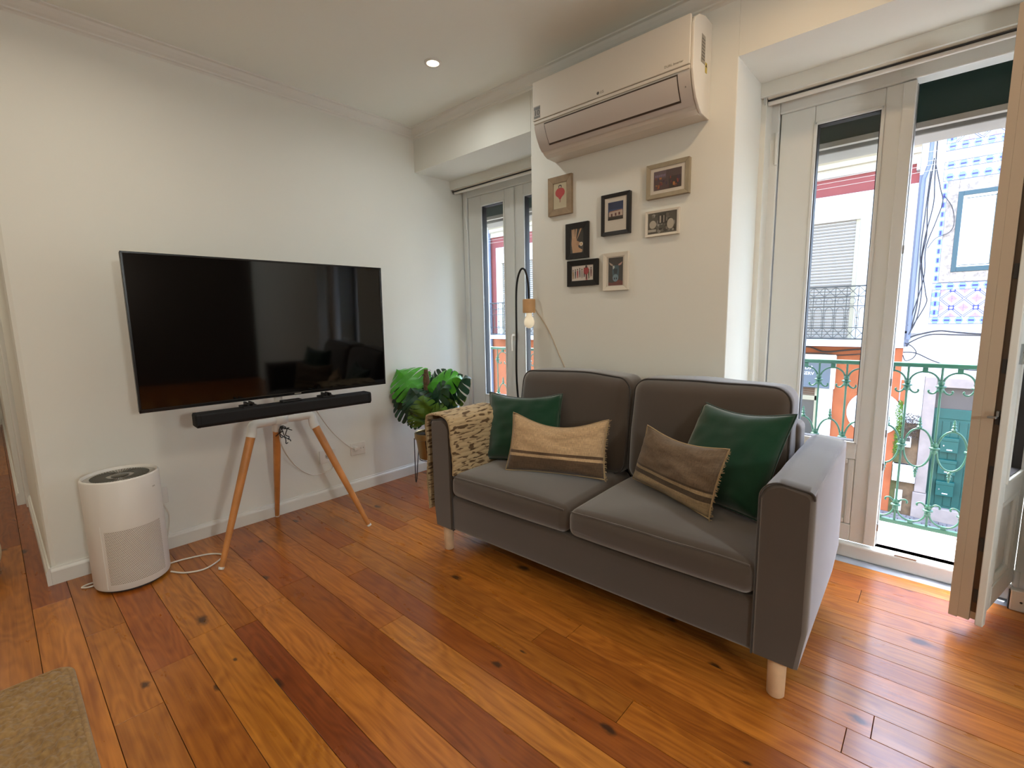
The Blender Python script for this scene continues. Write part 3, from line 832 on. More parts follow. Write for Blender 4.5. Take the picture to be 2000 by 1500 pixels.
# ------------------------------------------------------------------ sofa
SX, SY, SR = -1.905, 1.482, radians(1.4)
sofa = thing('sofa', 'dark grey two-seat fabric sofa on pale wooden legs by the window wall', 'sofa', (SX, SY, 0), SR)
def sofa_build():
    # base
    MB().rbox((0.83, 0.385, 0.2175), (1.62, 0.75, 0.185), 0.02, 3, 4).build('base', M['sofa'], sofa, local=True, smooth=60)
    # arms: padded profile, inner top edge well rounded
    def arm(mirror):
        prof = []
        ox, ix, zb, zt = -0.015, 0.128, 0.125, 0.702
        prof += [(0.0, zb), (ox, zb + 0.12), (ox, zt - 0.035)]
        for k in range(5):
            a = pi - k * pi / 8; prof.append((ox + 0.018 + 0.018 * cos(a), zt - 0.030 + 0.018 * sin(a)))
        for k in range(9):
            a = pi / 2 - k * pi / 16; prof.append((ix - 0.055 + 0.055 * cos(a), zt - 0.055 - 0.002 + 0.055 * sin(a)))
        prof += [(ix, zb)]
        if mirror: prof = [(1.66 - p[0], p[1]) for p in prof]
        ny = 14; n = len(prof); vs = []; ys = [0.0, 0.012] + [0.012 + 0.735 * k / ny for k in range(1, ny)] + [0.747, 0.76]
        for j, y in enumerate(ys):
            ins = 0.010 if j in (0, len(ys) - 1) else 0.0
            cx = sum(p[0] for p in prof) / n; cz = 0.42
            for (px, pz) in prof:
                ddx = -1 if px > cx else 1
                w = 0.004 * noise.noise(Vector((px * 9, y * 7, pz * 6))) if pz > 0.2 else 0
                vs.append((px + ddx * ins + w, y, pz - (ins if pz > cz else -ins * 0.6) + w * 0.6))
        fs = []
        for j in range(len(ys) - 1):
            for i in range(n):
                fs.append((j * n + i, j * n + (i + 1) % n, (j + 1) * n + (i + 1) % n, (j + 1) * n + i))
        fs.append(tuple(range(n))); fs.append(tuple((len(ys) - 1) * n + i for i in range(n)))
        o = MB().add(vs, fs).build('arm', M['sofa'], sofa, local=True, smooth=40)
        # seam piping along the front outline and the outer top edge
        pp = [Vector((p[0], 0.006, p[1])) for p in prof[2:]]
        MB().tube(pp, 0.0032, 6).build('piping', M['sofad'], o, local=True, smooth=60)
        c = prof[5]
        MB().tube([(c[0], 0.01, c[1] - 0.004), (c[0], 0.75, c[1] - 0.004)], 0.0028, 6).build('seam', M['sofa'], o, local=True, smooth=60)
    arm(False); arm(True)
    MB().rbox((0.83, 0.69, 0.50), (1.40, 0.13, 0.52), 0.03, 3, 4).build('back_frame', M['sofa'], sofa, local=True, smooth=60)
    # seat cushions
    def seat(x0, x1, seed):
        w, d, h = x1 - x0, 0.60, 0.118
        def warp(p):
            u = 2 * p.x / w; v = 2 * p.y / d
            cr = max(0, (1 - u * u)) * max(0, (1 - v * v))
            q = Vector(p)
            if p.z > -0.02:
                q.z += 0.028 * cr ** 0.6 * (p.z + 0.02) / 0.08 + 0.004 * noise.noise(Vector((p.x * 6 + seed, p.y * 6, 1)))
                q.z -= 0.006 * (1 - max(0, 1 - u * u) ** 0.5)
            fr = max(0, (1 - u * u))
            if p.y < -0.2: q.y -= 0.016 * fr ** 0.7 * max(0, 1 - (p.z / 0.075) ** 2)
            return q
        o = MB().rbox(((x0 + x1) / 2, 0.295, 0.300 + h / 2 + 0.012), (w, d, h), 0.038, 5, 14, warp).build('seat_cushion', M['sofa'], sofa, local=True, smooth=75, weld=True)
        pts = []
        for k in range(25):
            t = -1 + 2 * k / 24
            p = warp(Vector((t * (w / 2 - 0.016), -d / 2 + 0.010, h / 2 - 0.010)))
            pts.append(Vector(((x0 + x1) / 2, 0.295, 0.300 + h / 2 + 0.012)) + p)
        MB().tube(pts, 0.0032, 6).build('piping', M['sofa'], o, local=True, smooth=60)
    seat(0.130, 0.828, 0.0); seat(0.832, 1.532, 5.0)
    # back cushions, boxed with piping, leaning
    def backc(x0, x1, seed):
        w, d, h = x1 - x0, 0.20, 0.475
        cx, cz = (x0 + x1) / 2, 0.430 + h / 2
        def warp(p):
            u = 2 * p.x / w; v = 2 * p.z / h
            cr = max(0, 1 - u * u) * max(0, 1 - v * v)
            q = Vector(p)
            if p.y < 0: q.y -= 0.040 * cr ** 0.55
            q.z += (0.012 * max(0, 1 - u * u) if p.z > 0 else 0)
            n = noise.noise(Vector((p.x * 5 + seed, p.z * 5, p.y * 4)))
            q.z += 0.006 * n * (1 if p.z > 0.1 else 0.3); q.y += 0.006 * n
            q.y += (q.z + h / 2) * 0.15
            q.x *= 1 - 0.02 * abs(v)
            return q
        c0 = Vector((cx, 0.565, cz))
        o = MB().rbox(tuple(c0), (w, d, h), 0.06, 6, 12, warp).build('back_cushion', M['sofa'], sofa, local=True, smooth=75, weld=True)
        pts = []
        r = 0.062; hw, hh = w / 2 - 0.004, h / 2 - 0.004
        for (sx, sz, a0) in ((1, 1, 0), (-1, 1, pi / 2), (-1, -1, pi), (1, -1, 1.5 * pi)):
            for k in range(7):
                a = a0 + k * pi / 12
                pts.append((sx * (hw - r) + r * cos(a), -d / 2 + 0.028, sz * (hh - r) + r * sin(a)))
        dense = []
        for i in range(len(pts)):
            a, b = Vector(pts[i]), Vector(pts[(i + 1) % len(pts)])
            k = max(1, int((b - a).length / 0.04))
            dense += [a.lerp(b, j / k) for j in range(k)]
        P = [c0 + Vector(warp(p)) for p in dense]
        MB().tube(P, 0.0045, 6, closed=True).build('piping', M['sofad'], o, local=True, smooth=60)
    backc(0.150, 0.835, 0.0); backc(0.838, 1.515, 9.0)
    for (x, y) in ((0.060, 0.035), (1.602, 0.035), (0.060, 0.70), (1.602, 0.70)):
        MB().lathe([(0, 0), (0.022, 0), (0.0255, 0.004), (0.027, 0.128), (0, 0.128)], (x, y, 0), 24).build('leg', M['birch'], sofa, local=True, smooth=50)
sofa_build()

# ------------------------------------------------------------------ scatter cushions
def pillow(name, label, TL, TR, BR, BL, thick, m, pm, seed, bow=0.03, group=None, sag=0.015, fringe=False):
    TL, TR, BR, BL = [Vector(p) for p in (TL, TR, BR, BL)]
    c = (TL + TR + BR + BL) / 4
    base = (BL + BR) / 2
    root = thing(name, label, 'cushion', tuple(base), group=group)
    N = ((TR + BR - TL - BL).cross(TL + TR - BL - BR)).normalized()    # points to the viewer side
    if N.y > 0: N = -N
    X = (TR - TL).normalized(); Z = (TL - BL).normalized()
    n = 26
    def edgepull(u, v):
        # u,v in -1..1 : pull mid-edges inwards, leave pointed corners
        su = u * (1 - bow * (1 - v * v) * abs(u) ** 3)
        sv = v * (1 - bow * 1.2 * (1 - u * u) * abs(v) ** 3)
        return su, sv
    def pos(i, j, side):
        u = -1 + 2 * i; v = -1 + 2 * j
        u2, v2 = edgepull(u, v)
        a, b = (u2 + 1) / 2, (v2 + 1) / 2
        p = (BL * (1 - a) + BR * a) * (1 - b) + (TL * (1 - a) + TR * a) * b
        p = p - Z * (sag * (1 - u * u) ** 1.3 * max(0, (v + 1) / 2) ** 2.5)
        t = (max(0, 1 - u ** 4) ** 0.55) * (max(0, 1 - v ** 4) ** 0.55)
        t *= 0.55 + 0.45 * (1 - (u * u + v * v) / 2)
        w = noise.noise(Vector((u * 1.7 + seed, v * 1.7, side))) * 0.012 + noise.noise(Vector((u * 3 + v * 1.5 + seed, v * 5 - u, side * 3))) * 0.008
        edge = min(1, 6 * (1 - max(abs(u), abs(v))))
        cr = sin(11 * (abs(u) - abs(v)) + seed) * 0.007 * max(0, abs(u * v) - 0.15)
        return p + N * side * (t * thick / 2 + (w + cr) * edge)
    mb = MB()
    mb.grid(lambda i, j: pos(i, j, 1), n, n)
    mb.grid(lambda i, j: pos(1 - i, j, -1), n, n, uvfn=lambda i, j: (1 - i, j))
    mb.build('cover', m, root, smooth=80, weld=True)
    pts = []
    for k in range(n): pts.append(pos(k / n, 0, 0))
    for k in range(n): pts.append(pos(1, k / n, 0))
    for k in range(n): pts.append(pos(1 - k / n, 1, 0))
    for k in range(n): pts.append(pos(0, 1 - k / n, 0))
    if fringe:
        q = MB(); q.tube(pts, 0.0035, 6, closed=True)
        for k in range(n, 2 * n):     # little fringe threads on the right edge
            p = pts[k]
            for s in range(3):
                d = X * random.uniform(0.006, 0.016) + Z * random.uniform(-0.006, 0.006) + N * random.uniform(-0.004, 0.004)
                p2 = p + Z * random.uniform(-0.006, 0.006)
                q.tube([p2, p2 + d], 0.0012, 4)
        q.build('edge', pm, root, smooth=60)
    else:
        MB().tube(pts, 0.0038, 6, closed=True).build('piping', pm, root, smooth=60)
    return root

pillow('cushion', 'dark green velvet cushion at the throw-covered end of the sofa', (-1.872, 1.875, 0.788), (-1.425, 1.955, 0.808), (-1.345, 1.83, 0.452), (-1.775, 1.735, 0.452), 0.13, M['velvet'], M['velvetd'], 1.0, 0.07)
pillow('cushion', 'dark green velvet cushion against the bare sofa arm by the open door', (-0.722, 2.01, 0.832), (-0.360, 1.90, 0.842), (-0.437, 1.795, 0.455), (-0.83, 1.88, 0.452), 0.13, M['velvet'], M['velvetd'], 3.0, 0.06)
pillow('cushion', 'beige linen lumbar cushion with a dark brown striped lower band', (-1.575, 1.742, 0.728), (-1.128, 1.915, 0.718), (-1.100, 1.835, 0.455), (-1.555, 1.655, 0.455), 0.12, M['linenA'], M['linen_edge'], 6.0, 0.05, sag=0.05, fringe=True)
pillow('cushion', 'brown-grey linen lumbar cushion with a pale striped band, lying tilted', (-0.938, 1.925, 0.717), (-0.534, 1.745, 0.718), (-0.577, 1.69, 0.462), (-0.990, 1.895, 0.470), 0.12, M['linenB'], M['linen_edge'], 11.0, 0.05, sag=0.022, fringe=True)

# ------------------------------------------------------------------ throw on the left arm
def throw():
    t = thing('throw_blanket', 'beige woven throw with dark flecks draped over the sofa arm by the plant', 'blanket', (SX, SY, 0), SR)
    path = []
    ox, ix, zt = -0.025, 0.138, 0.712
    path += [(ix + 0.008, 0.425), (ix + 0.002, 0.56), (ix, 0.645)]
    for k in range(1, 8):
        a = k * pi / 16; path.append((ix - 0.058 + 0.058 * cos(a), zt - 0.058 + 0.058 * sin(a)))
    path += [(ix - 0.06, zt + 0.001), (0.03, zt + 0.001), (ox + 0.008, zt - 0.004), (ox - 0.006, zt - 0.02)]
    path += [(ox - 0.010, 0.60), (ox - 0.012, 0.45), (ox - 0.015, 0.32), (ox - 0.014, 0.205)]
    P = smoothpts([(p[0], 0, p[1]) for p in path], 4)
    ds = [0]
    for i in range(1, len(P)): ds.append(ds[-1] + (P[i] - P[i - 1]).length)
    tot = ds[-1]
    def f(i, j, off):
        s = i * tot; k = 0
        while k < len(ds) - 2 and ds[k + 1] < s: k += 1
        q = (s - ds[k]) / max(1e-6, ds[k + 1] - ds[k])
        p = P[k].lerp(P[k + 1], q)
        tng = (P[k + 1] - P[k]).normalized(); nr = Vector((tng.z, 0, -tng.x))
        y0 = -0.004 + 0.004 * sin(i * 21); y1 = 0.40 + 0.012 * sin(i * 9 + 1) - 0.05 * max(0, 0.35 - i) / 0.35
        y = y0 + (y1 - y0) * j
        wv = 0.0016 * sin(i * 260 + 4 * noise.noise(Vector((i * 6, j * 3, 0)))) + 0.003 * noise.noise(Vector((i * 9, j * 5, 2)))
        r = p + nr * (0.006 * (1 if off else 0) + wv)
        return Vector((r.x, y, r.z))
    mb = MB()
    mb.grid(lambda i, j: f(i, j, 1), 200, 24)
    o = mb.build('cloth', M['throw'], t, local=True, smooth=80)
    sd = o.modifiers.new('solid', 'SOLIDIFY'); sd.thickness = 0.006; sd.offset = -1
    MB().tube([f(k / 60, 0, 1) for k in range(61)], 0.0035, 6).build('hem', M['linen_edge'], t, local=True, smooth=60)
throw()

# ------------------------------------------------------------------ television, stand, soundbar
TVA = radians(90 - 3.4); TVC = (-2.601, 1.037, 1.159)
tv = thing('television', 'large black flat television switched off, carried on the tripod stand', 'television', TVC, (radians(1.478), 0, TVA))
W, H = 1.23, 0.71
MB().rbox((0, 0.016, 0), (W, 0.030, H), 0.006, 2, 2).build('back_panel', M['blackpl'], tv, local=True, smooth=40)
b_ = MB()
for (a, b, c, d) in ((-W / 2, -W / 2 + 0.009, -H / 2, H / 2), (W / 2 - 0.009, W / 2, -H / 2, H / 2), (-W / 2, W / 2, H / 2 - 0.009, H / 2), (-W / 2, W / 2, -H / 2, -H / 2 + 0.016)):
    b_.box(a, b, -0.0045, 0.004, c, d)
b_.build('bezel', M['bezel'], tv, local=True, bevel=0.0015)
MB().box(-W / 2 + 0.008, W / 2 - 0.008, -0.0015, 0.002, -H / 2 + 0.014, H / 2 - 0.008).build('screen', M['screen'], tv, local=True)
MB().box(-0.34, 0.34, 0.03, 0.062, -0.30, 0.08).build('rear_housing', M['blackpl'], tv, local=True, bevel=0.01)
MB().box(0.06, 0.095, -0.0055, -0.004, -H / 2 + 0.005, -H / 2 + 0.010).build('badge', M['greylbl'], tv, local=True)

sb = thing('soundbar', 'long dark grey soundbar fixed just under the television', 'soundbar', (-2.507, 1.037, 0.755), (0, 0, TVA))
def soundbar():
    L_, D, Hh = 0.875, 0.085, 0.064
    prof = [(-D / 2 + 0.012, -Hh / 2), (D / 2, -Hh / 2), (D / 2, Hh / 2), (-D / 2 + 0.006, Hh / 2), (-D / 2, Hh / 2 - 0.006), (-D / 2, -Hh / 2 + 0.014)]
    MB().prism(prof, 'x', -L_ / 2 + 0.02, L_ / 2 - 0.02).build('body', M['sbar'], sb, local=True, bevel=0.003)
    for s in (-1, 1):
        a, b = sorted((s * (L_ / 2 - 0.02), s * L_ / 2))
        k = 0.008
        mb = MB(); n = len(prof)
        ins = [(p[0] + (0.010 if p[0] < 0 else -0.010), p[1] * 0.78) for p in prof]
        xs = (s * (L_ / 2 - 0.02), s * (L_ / 2 - 0.006), s * L_ / 2)
        vs = [(xs[0], *p) for p in prof] + [(xs[1], *p) for p in prof] + [(xs[2], *p) for p in ins]
        fs = [(r * n + i, r * n + (i + 1) % n, (r + 1) * n + (i + 1) % n, (r + 1) * n + i) for r in range(2) for i in range(n)] + [tuple(2 * n + i for i in range(n)), tuple(range(n))]
        mb.add(vs, fs).build('end_cap', M['sbar'], sb, local=True)
    MB().box(-0.05, 0.05, -0.02, 0.03, Hh / 2, Hh / 2 + 0.010).build('control_strip', M['blackpl'], sb, local=True, bevel=0.003)
soundbar()

st = thing('television_stand', 'tripod television stand with a white metal hub and three wooden legs', 'stand', (-2.65, 1.03, 0))
def tv_stand():
    Hc = Vector((-2.655, 1.03, 0.672))
    legs = [((-2.604, 0.858, 0.618), (-2.542, 0.646, 0.0)), ((-2.600, 1.196, 0.610), (-2.418, 1.391, 0.0)), ((-2.722, 1.034, 0.608), (-2.990, 1.092, 0.0))]
    hub = MB()
    hub.lathe([(0, 0.022), (0.036, 0.022), (0.042, 0.016), (0.042, -0.014), (0.034, -0.022), (0, -0.022)], tuple(Hc), 24)
    for top, foot in legs:
        t = Vector(top); fdir = (Vector(foot) - t).normalized()
        el = t - fdir * 0.055
        out = Vector((el.x, el.y, Hc.z + 0.002))
        pts = smoothpts([Hc, Hc.lerp(out, 0.55), out, t - fdir * 0.02, t + fdir * 0.004], 5)
        n = len(pts)
        hub.tube(pts, [0.020 + 0.006 * k / n for k in range(n)], 14)
    hub.build('hub', M['wmetal'], st, smooth=50)
    for top, foot in legs:
        t, f = Vector(top), Vector(foot); d = (f - t).normalized(); Ln = (f - t).length
        lg = MB().tube([t, t + d * (Ln * 0.5), t + d * (Ln - 0.012)], [0.0215, 0.018, 0.0125], 18).build('leg', M['oak'], st, smooth=50)
        zz = f.copy()
        MB().tube([t + d * (Ln - 0.013), f + Vector((0, 0, 0.001))], [0.0135, 0.0125], 16).build('foot_cap', M['wmetal'], lg, smooth=50)
    MB().tube([(Hc.x, Hc.y, Hc.z), (Hc.x - 0.012, Hc.y, 1.28)], 0.022, 18).build('pole', M['wmetal'], st, smooth=50)
    m = MB().box(-0.22, 0.22, 0.068, 0.082, -0.10, 0.10); m.box(-0.20, -0.17, 0.055, 0.07, -0.30, 0.22); m.box(0.17, 0.20, 0.055, 0.07, -0.30, 0.22)
    m.xf(MW[tv]); m.build('mount_plate', M['black'], st, bevel=0.002)
    for x in (-0.20, 0.19):
        m = MB().box(x - 0.035, x + 0.035, -0.03, 0.055, 0.028, 0.040); m.box(x - 0.014, x - 0.004, -0.02, 0.05, 0.036, 0.055); m.box(x + 0.008, x + 0.018, -0.02, 0.05, 0.036, 0.055)
        m.xf(MW[sb]); m.build('soundbar_bracket', M['black'], st, bevel=0.002)
tv_stand()

def cord(name, label, pts, r, m, sub=8):
    o = MB().tube(smoothpts(pts, sub), r, 8).build(name, m, None, smooth=60)
    return tag(o, label, 'cord')
cord('power_cable', 'white power cord running from behind the soundbar down to the double wall socket', [(-2.66, 1.22, 0.74), (-2.72, 1.27, 0.67), (-2.86, 1.42, 0.50), (-2.955, 1.58, 0.35), (-2.985, 1.655, 0.305)], 0.0035, M['cordw'])
cord('power_cable', 'white cord hanging in a loop under the stand hub towards the single wall socket', [(-2.68, 1.03, 0.62), (-2.74, 1.06, 0.50), (-2.86, 1.17, 0.34), (-2.95, 1.30, 0.225), (-2.98, 1.40, 0.20), (-2.988, 1.47, 0.215), (-2.992, 1.47, 0.28)], 0.0035, M['cordw'])
tg = MB()
rnd = random.Random(3)
for k in range(7):
    p = Vector((-2.665, 1.04, 0.63)); pts = [p]
    for q in range(5):
        p = p + Vector((rnd.uniform(-0.02, 0.02), rnd.uniform(-0.022, 0.024), rnd.uniform(-0.034, 0.006))); pts.append(p)
    tg.tube(smoothpts(pts, 4), 0.0026, 6)
tag(tg.build('cable_bundle', M['blackpl'], None, smooth=60), 'tangle of thin black cables hanging under the stand hub', 'cord')

# wall sockets
def socket(label, y, z, w, h=0.088, n=1):
    t = thing('wall_socket', label, 'socket', (WX, y, z))
    MB().rbox((WX + 0.005, y, z), (0.010, w, h), 0.004, 3, 1).build('plate', M['whitepl'], t, smooth=50)
    for k in range(n):
        yc = y + (k - (n - 1) / 2) * w / n
        m = MB().lathe([(0.021, 0.0012), (0.021, -0.004), (0.0185, -0.004), (0.0185, 0.0005), (0.0, 0.0005)], n=24)
        m.xf(Matrix.Translation((WX + 0.0105, yc, z)) @ Matrix.Rotation(radians(90), 4, 'Y'))
        m.build('outlet', M['purtop'] if n == 1 else M['whitepl'], t, smooth=40)
        for s in (-1, 1):
            MB().tube([(WX + 0.0105, yc + s * 0.0095, z), (WX + 0.0125, yc + s * 0.0095, z)], 0.0026, 8).build('contact', M['seal'], t)
socket('single white wall socket behind the tripod leg nearest the plant', 1.452, 0.302, 0.115)
socket('double white wall socket with a white cord plugged in, near the plant', 1.676, 0.305, 0.115, n=2)
socket('white wall socket half hidden behind the air purifier', 0.512, 0.30, 0.09)
pl_ = MB().rbox((WX + 0.022, 1.650, 0.312), (0.030, 0.030, 0.026), 0.006, 3, 1).build('plug', M['whitepl'], None, smooth=50)
tag(pl_, 'white plug in the double wall socket', 'plug')
pl_ = MB().rbox((WX + 0.020, 0.515, 0.31), (0.022, 0.026, 0.03), 0.006, 3, 1).build('plug', M['seal'], None, smooth=50)
tag(pl_, 'dark plug in the socket beside the air purifier', 'plug')
cord('power_cable', 'thin white cord hanging on the wall from the socket behind the purifier', [(-2.98, 0.515, 0.30), (-2.975, 0.53, 0.25), (-2.985, 0.548, 0.19), (-2.985, 0.538, 0.11), (-2.975, 0.515, 0.04), (-2.95, 0.49, 0.006)], 0.0032, M['cordw'])
cord('power_cable', 'white cord looped on the floor beside the air purifier', [(-2.80, 0.485, 0.005), (-2.79, 0.56, 0.005), (-2.75, 0.66, 0.005), (-2.675, 0.695, 0.005), (-2.60, 0.60, 0.005), (-2.63, 0.52, 0.005), (-2.70, 0.475, 0.005)], 0.0040, M['cordw'])
cord('power_cable', 'short white cord end on the floor at the passage side of the purifier', [(-2.86, 0.225, 0.005), (-2.865, 0.19, 0.005), (-2.85, 0.165, 0.005), (-2.83, 0.185, 0.005), (-2.83, 0.22, 0.005)], 0.0036, M['cordw'])

# ------------------------------------------------------------------ air purifier
def purifier():
    c = (-2.78, 0.345); R, Hh = 0.145, 0.520
    t = thing('air_purifier', 'white cylindrical air purifier with a perforated lower front, by the wall corner', 'air purifier', (c[0], c[1], 0))
    MB().lathe([(0, 0.0), (R * 0.86, 0.0), (R * 0.86, 0.014), (R * 0.93, 0.016)], (*c, 0), 48).build('foot_ring', M['seal'], t, smooth=40)
    MB().lathe([(R * 0.90, 0.012), (R * 0.975, 0.014), (R, 0.024), (R, Hh - 0.008), (R - 0.002, Hh - 0.002), (R - 0.006, Hh), (R - 0.010, Hh - 0.004), (R - 0.012, Hh - 0.018)], (*c, 0), 72).build('body', M['whitepl'], t, smooth=50)
    a0, a1 = radians(-41), radians(48)
    g = MB()
    g.grid(lambda i, j: (c[0] + (R + 0.0012) * cos(a0 + (a1 - a0) * i), c[1] + (R + 0.0012) * sin(a0 + (a1 - a0) * i), 0.045 + 0.25 * j), 40, 2, uvfn=lambda i, j: ((a1 - a0) * i * R, 0.25 * j))
    g.build('perforated_panel', M['grille'], t, smooth=60)
    MB().tube([(c[0] + (R + 0.001) * cos(a0 - 0.10), c[1] + (R + 0.001) * sin(a0 - 0.10), 0.026), (c[0] + (R + 0.001) * cos(a0 - 0.10), c[1] + (R + 0.001) * sin(a0 - 0.10), 0.32)], 0.0016, 6).build('panel_seam', M['whitepl'], t, smooth=60)
    top = MB().lathe([(R - 0.012, 0), (R - 0.030, -0.001), (0.0, -0.001)], (*c, Hh - 0.012), 48).build('top_plate', M['purtop'], t, smooth=40)
    fins = MB()
    for k in range(60):
        a = 2 * pi * k / 60
        m = Matrix.Translation((*c, Hh - 0.011)) @ Matrix.Rotation(a, 4, 'Z')
        s0 = len(fins.v); fins.box(0.052, R - 0.036, -0.0014, 0.0014, 0, 0.003); fins.xf(m, s0)
    fins.build('outlet_fins', M['purdisp'], top, smooth=None)['kind'] = 'stuff'
    MB().lathe([(0, 0.004), (0.030, 0.004), (0.034, 0.001)], (*c, Hh - 0.010), 32).build('display', M['purdisp'], t, smooth=40)
    lb = MB()
    a = radians(41)
    for k in range(6):
        q = a + 0.018 * k
        lb.grid(lambda i, j: (c[0] + (R + 0.0006) * cos(q + 0.012 * i), c[1] + (R + 0.0006) * sin(q + 0.012 * i), 0.452 + 0.006 * j), 1, 1)
    lb.build('small_mark', M['greylbl'], t)
purifier()

# ------------------------------------------------------------------ rug and pouf
def rug():
    x0, x1, y0, y1 = -2.20, 0.9, -2.3, 0.068
    r = 0.05
    t = thing('rug', 'beige looped-weave rug, its corner at the foot of the picture', 'rug', (-0.65, -1.1, 0))
    outl = []
    for (cx, cy, a) in ((x1 - r, y1 - r, 0), (x0 + r, y1 - r, pi / 2), (x0 + r, y0 + r, pi), (x1 - r, y0 + r, 1.5 * pi)):
        for k in range(6): outl.append((cx + r * cos(a + k * pi / 10), cy + r * sin(a + k * pi / 10)))
    MB().prism(outl, 'z', 0.001, 0.012).build('backing', M['jute'], t)
    # loops of yarn in rows running along y
    mb = MB()
    def hgt(x, y):
        b = min(1.0, min(x - x0, y1 - y) / 0.02)
        return 0.010 + 0.016 * max(0, b) * (0.35 + 0.65 * abs(sin(y * 85 + 1.5 * noise.noise(Vector((x * 12, y * 5, 0))))) ** 0.7) * (0.6 + 0.8 * noise.noise(Vector((x * 38, y * 42, 1)))) + 0.006 * noise.noise(Vector((x * 90, y * 90, 4)))
    xa, xb, ya, yb = x0, -1.2, -0.30, y1
    def ff(i, j):
        x = xa + (xb - xa) * i; y = ya + (yb - ya) * j
        d = max(0, (x0 + r) - x); e = max(0, y - (y1 - r))
        if d > 0 and e > 0:
            L_ = hypot(d, e)
            if L_ > r: x = x0 + r - d * r / L_; y = y1 - r + e * r / L_
        return (x, y, max(0.004, hgt(x, y)))
    mb.grid(ff, 260, 110)
    def far(a0, a1, b0, b1):
        def g(i, j):
            x = a0 + (a1 - a0) * i; y = b0 + (b1 - b0) * j
            return (x, y, max(0.006, hgt(x, y) if x < x1 - 0.02 and y > y0 + 0.02 else 0.006))
        return g
    mb.grid(far(xb, x1, ya, yb), 240, 60); mb.grid(far(x0, x1, y0, ya), 260, 240)
    mb.build('pile', M['jute'], t, smooth=80)['kind'] = 'stuff'
    MB().tube([(-0.3, y1, 0.009), (x0 + r, y1, 0.009)] + [(x0 + r - r * sin(k * pi / 16), y1 - r + r * cos(k * pi / 16), 0.009) for k in range(1, 8)] + [(x0, y1 - r, 0.009), (x0, -1.0, 0.009)], 0.0085, 8).build('binding', M['jute'], t, smooth=60)
rug()
def pouf():
    c = (-3.36, -0.27)
    t = thing('pouf', 'round cream pouf at the passage edge of the room', 'pouf', (*c, 0))
    prof = [(0, 0.002), (0.13, 0.002), (0.165, 0.02), (0.193, 0.06), (0.203, 0.12), (0.193, 0.18), (0.16, 0.225), (0.10, 0.245), (0, 0.25)]
    P = smoothpts([(p[0], 0, p[1]) for p in prof], 4)
    MB().lathe([(max(0, p.x), p.z) for p in P], (*c, 0), 48).build('cover', M['cream'], t, smooth=80)
    MB().tube([(c[0] + 0.197 * cos(a * pi / 24), c[1] + 0.197 * sin(a * pi / 24), 0.172) for a in range(48)], 0.004, 6, closed=True).build('seam', M['cream'], t, smooth=60)
pouf()

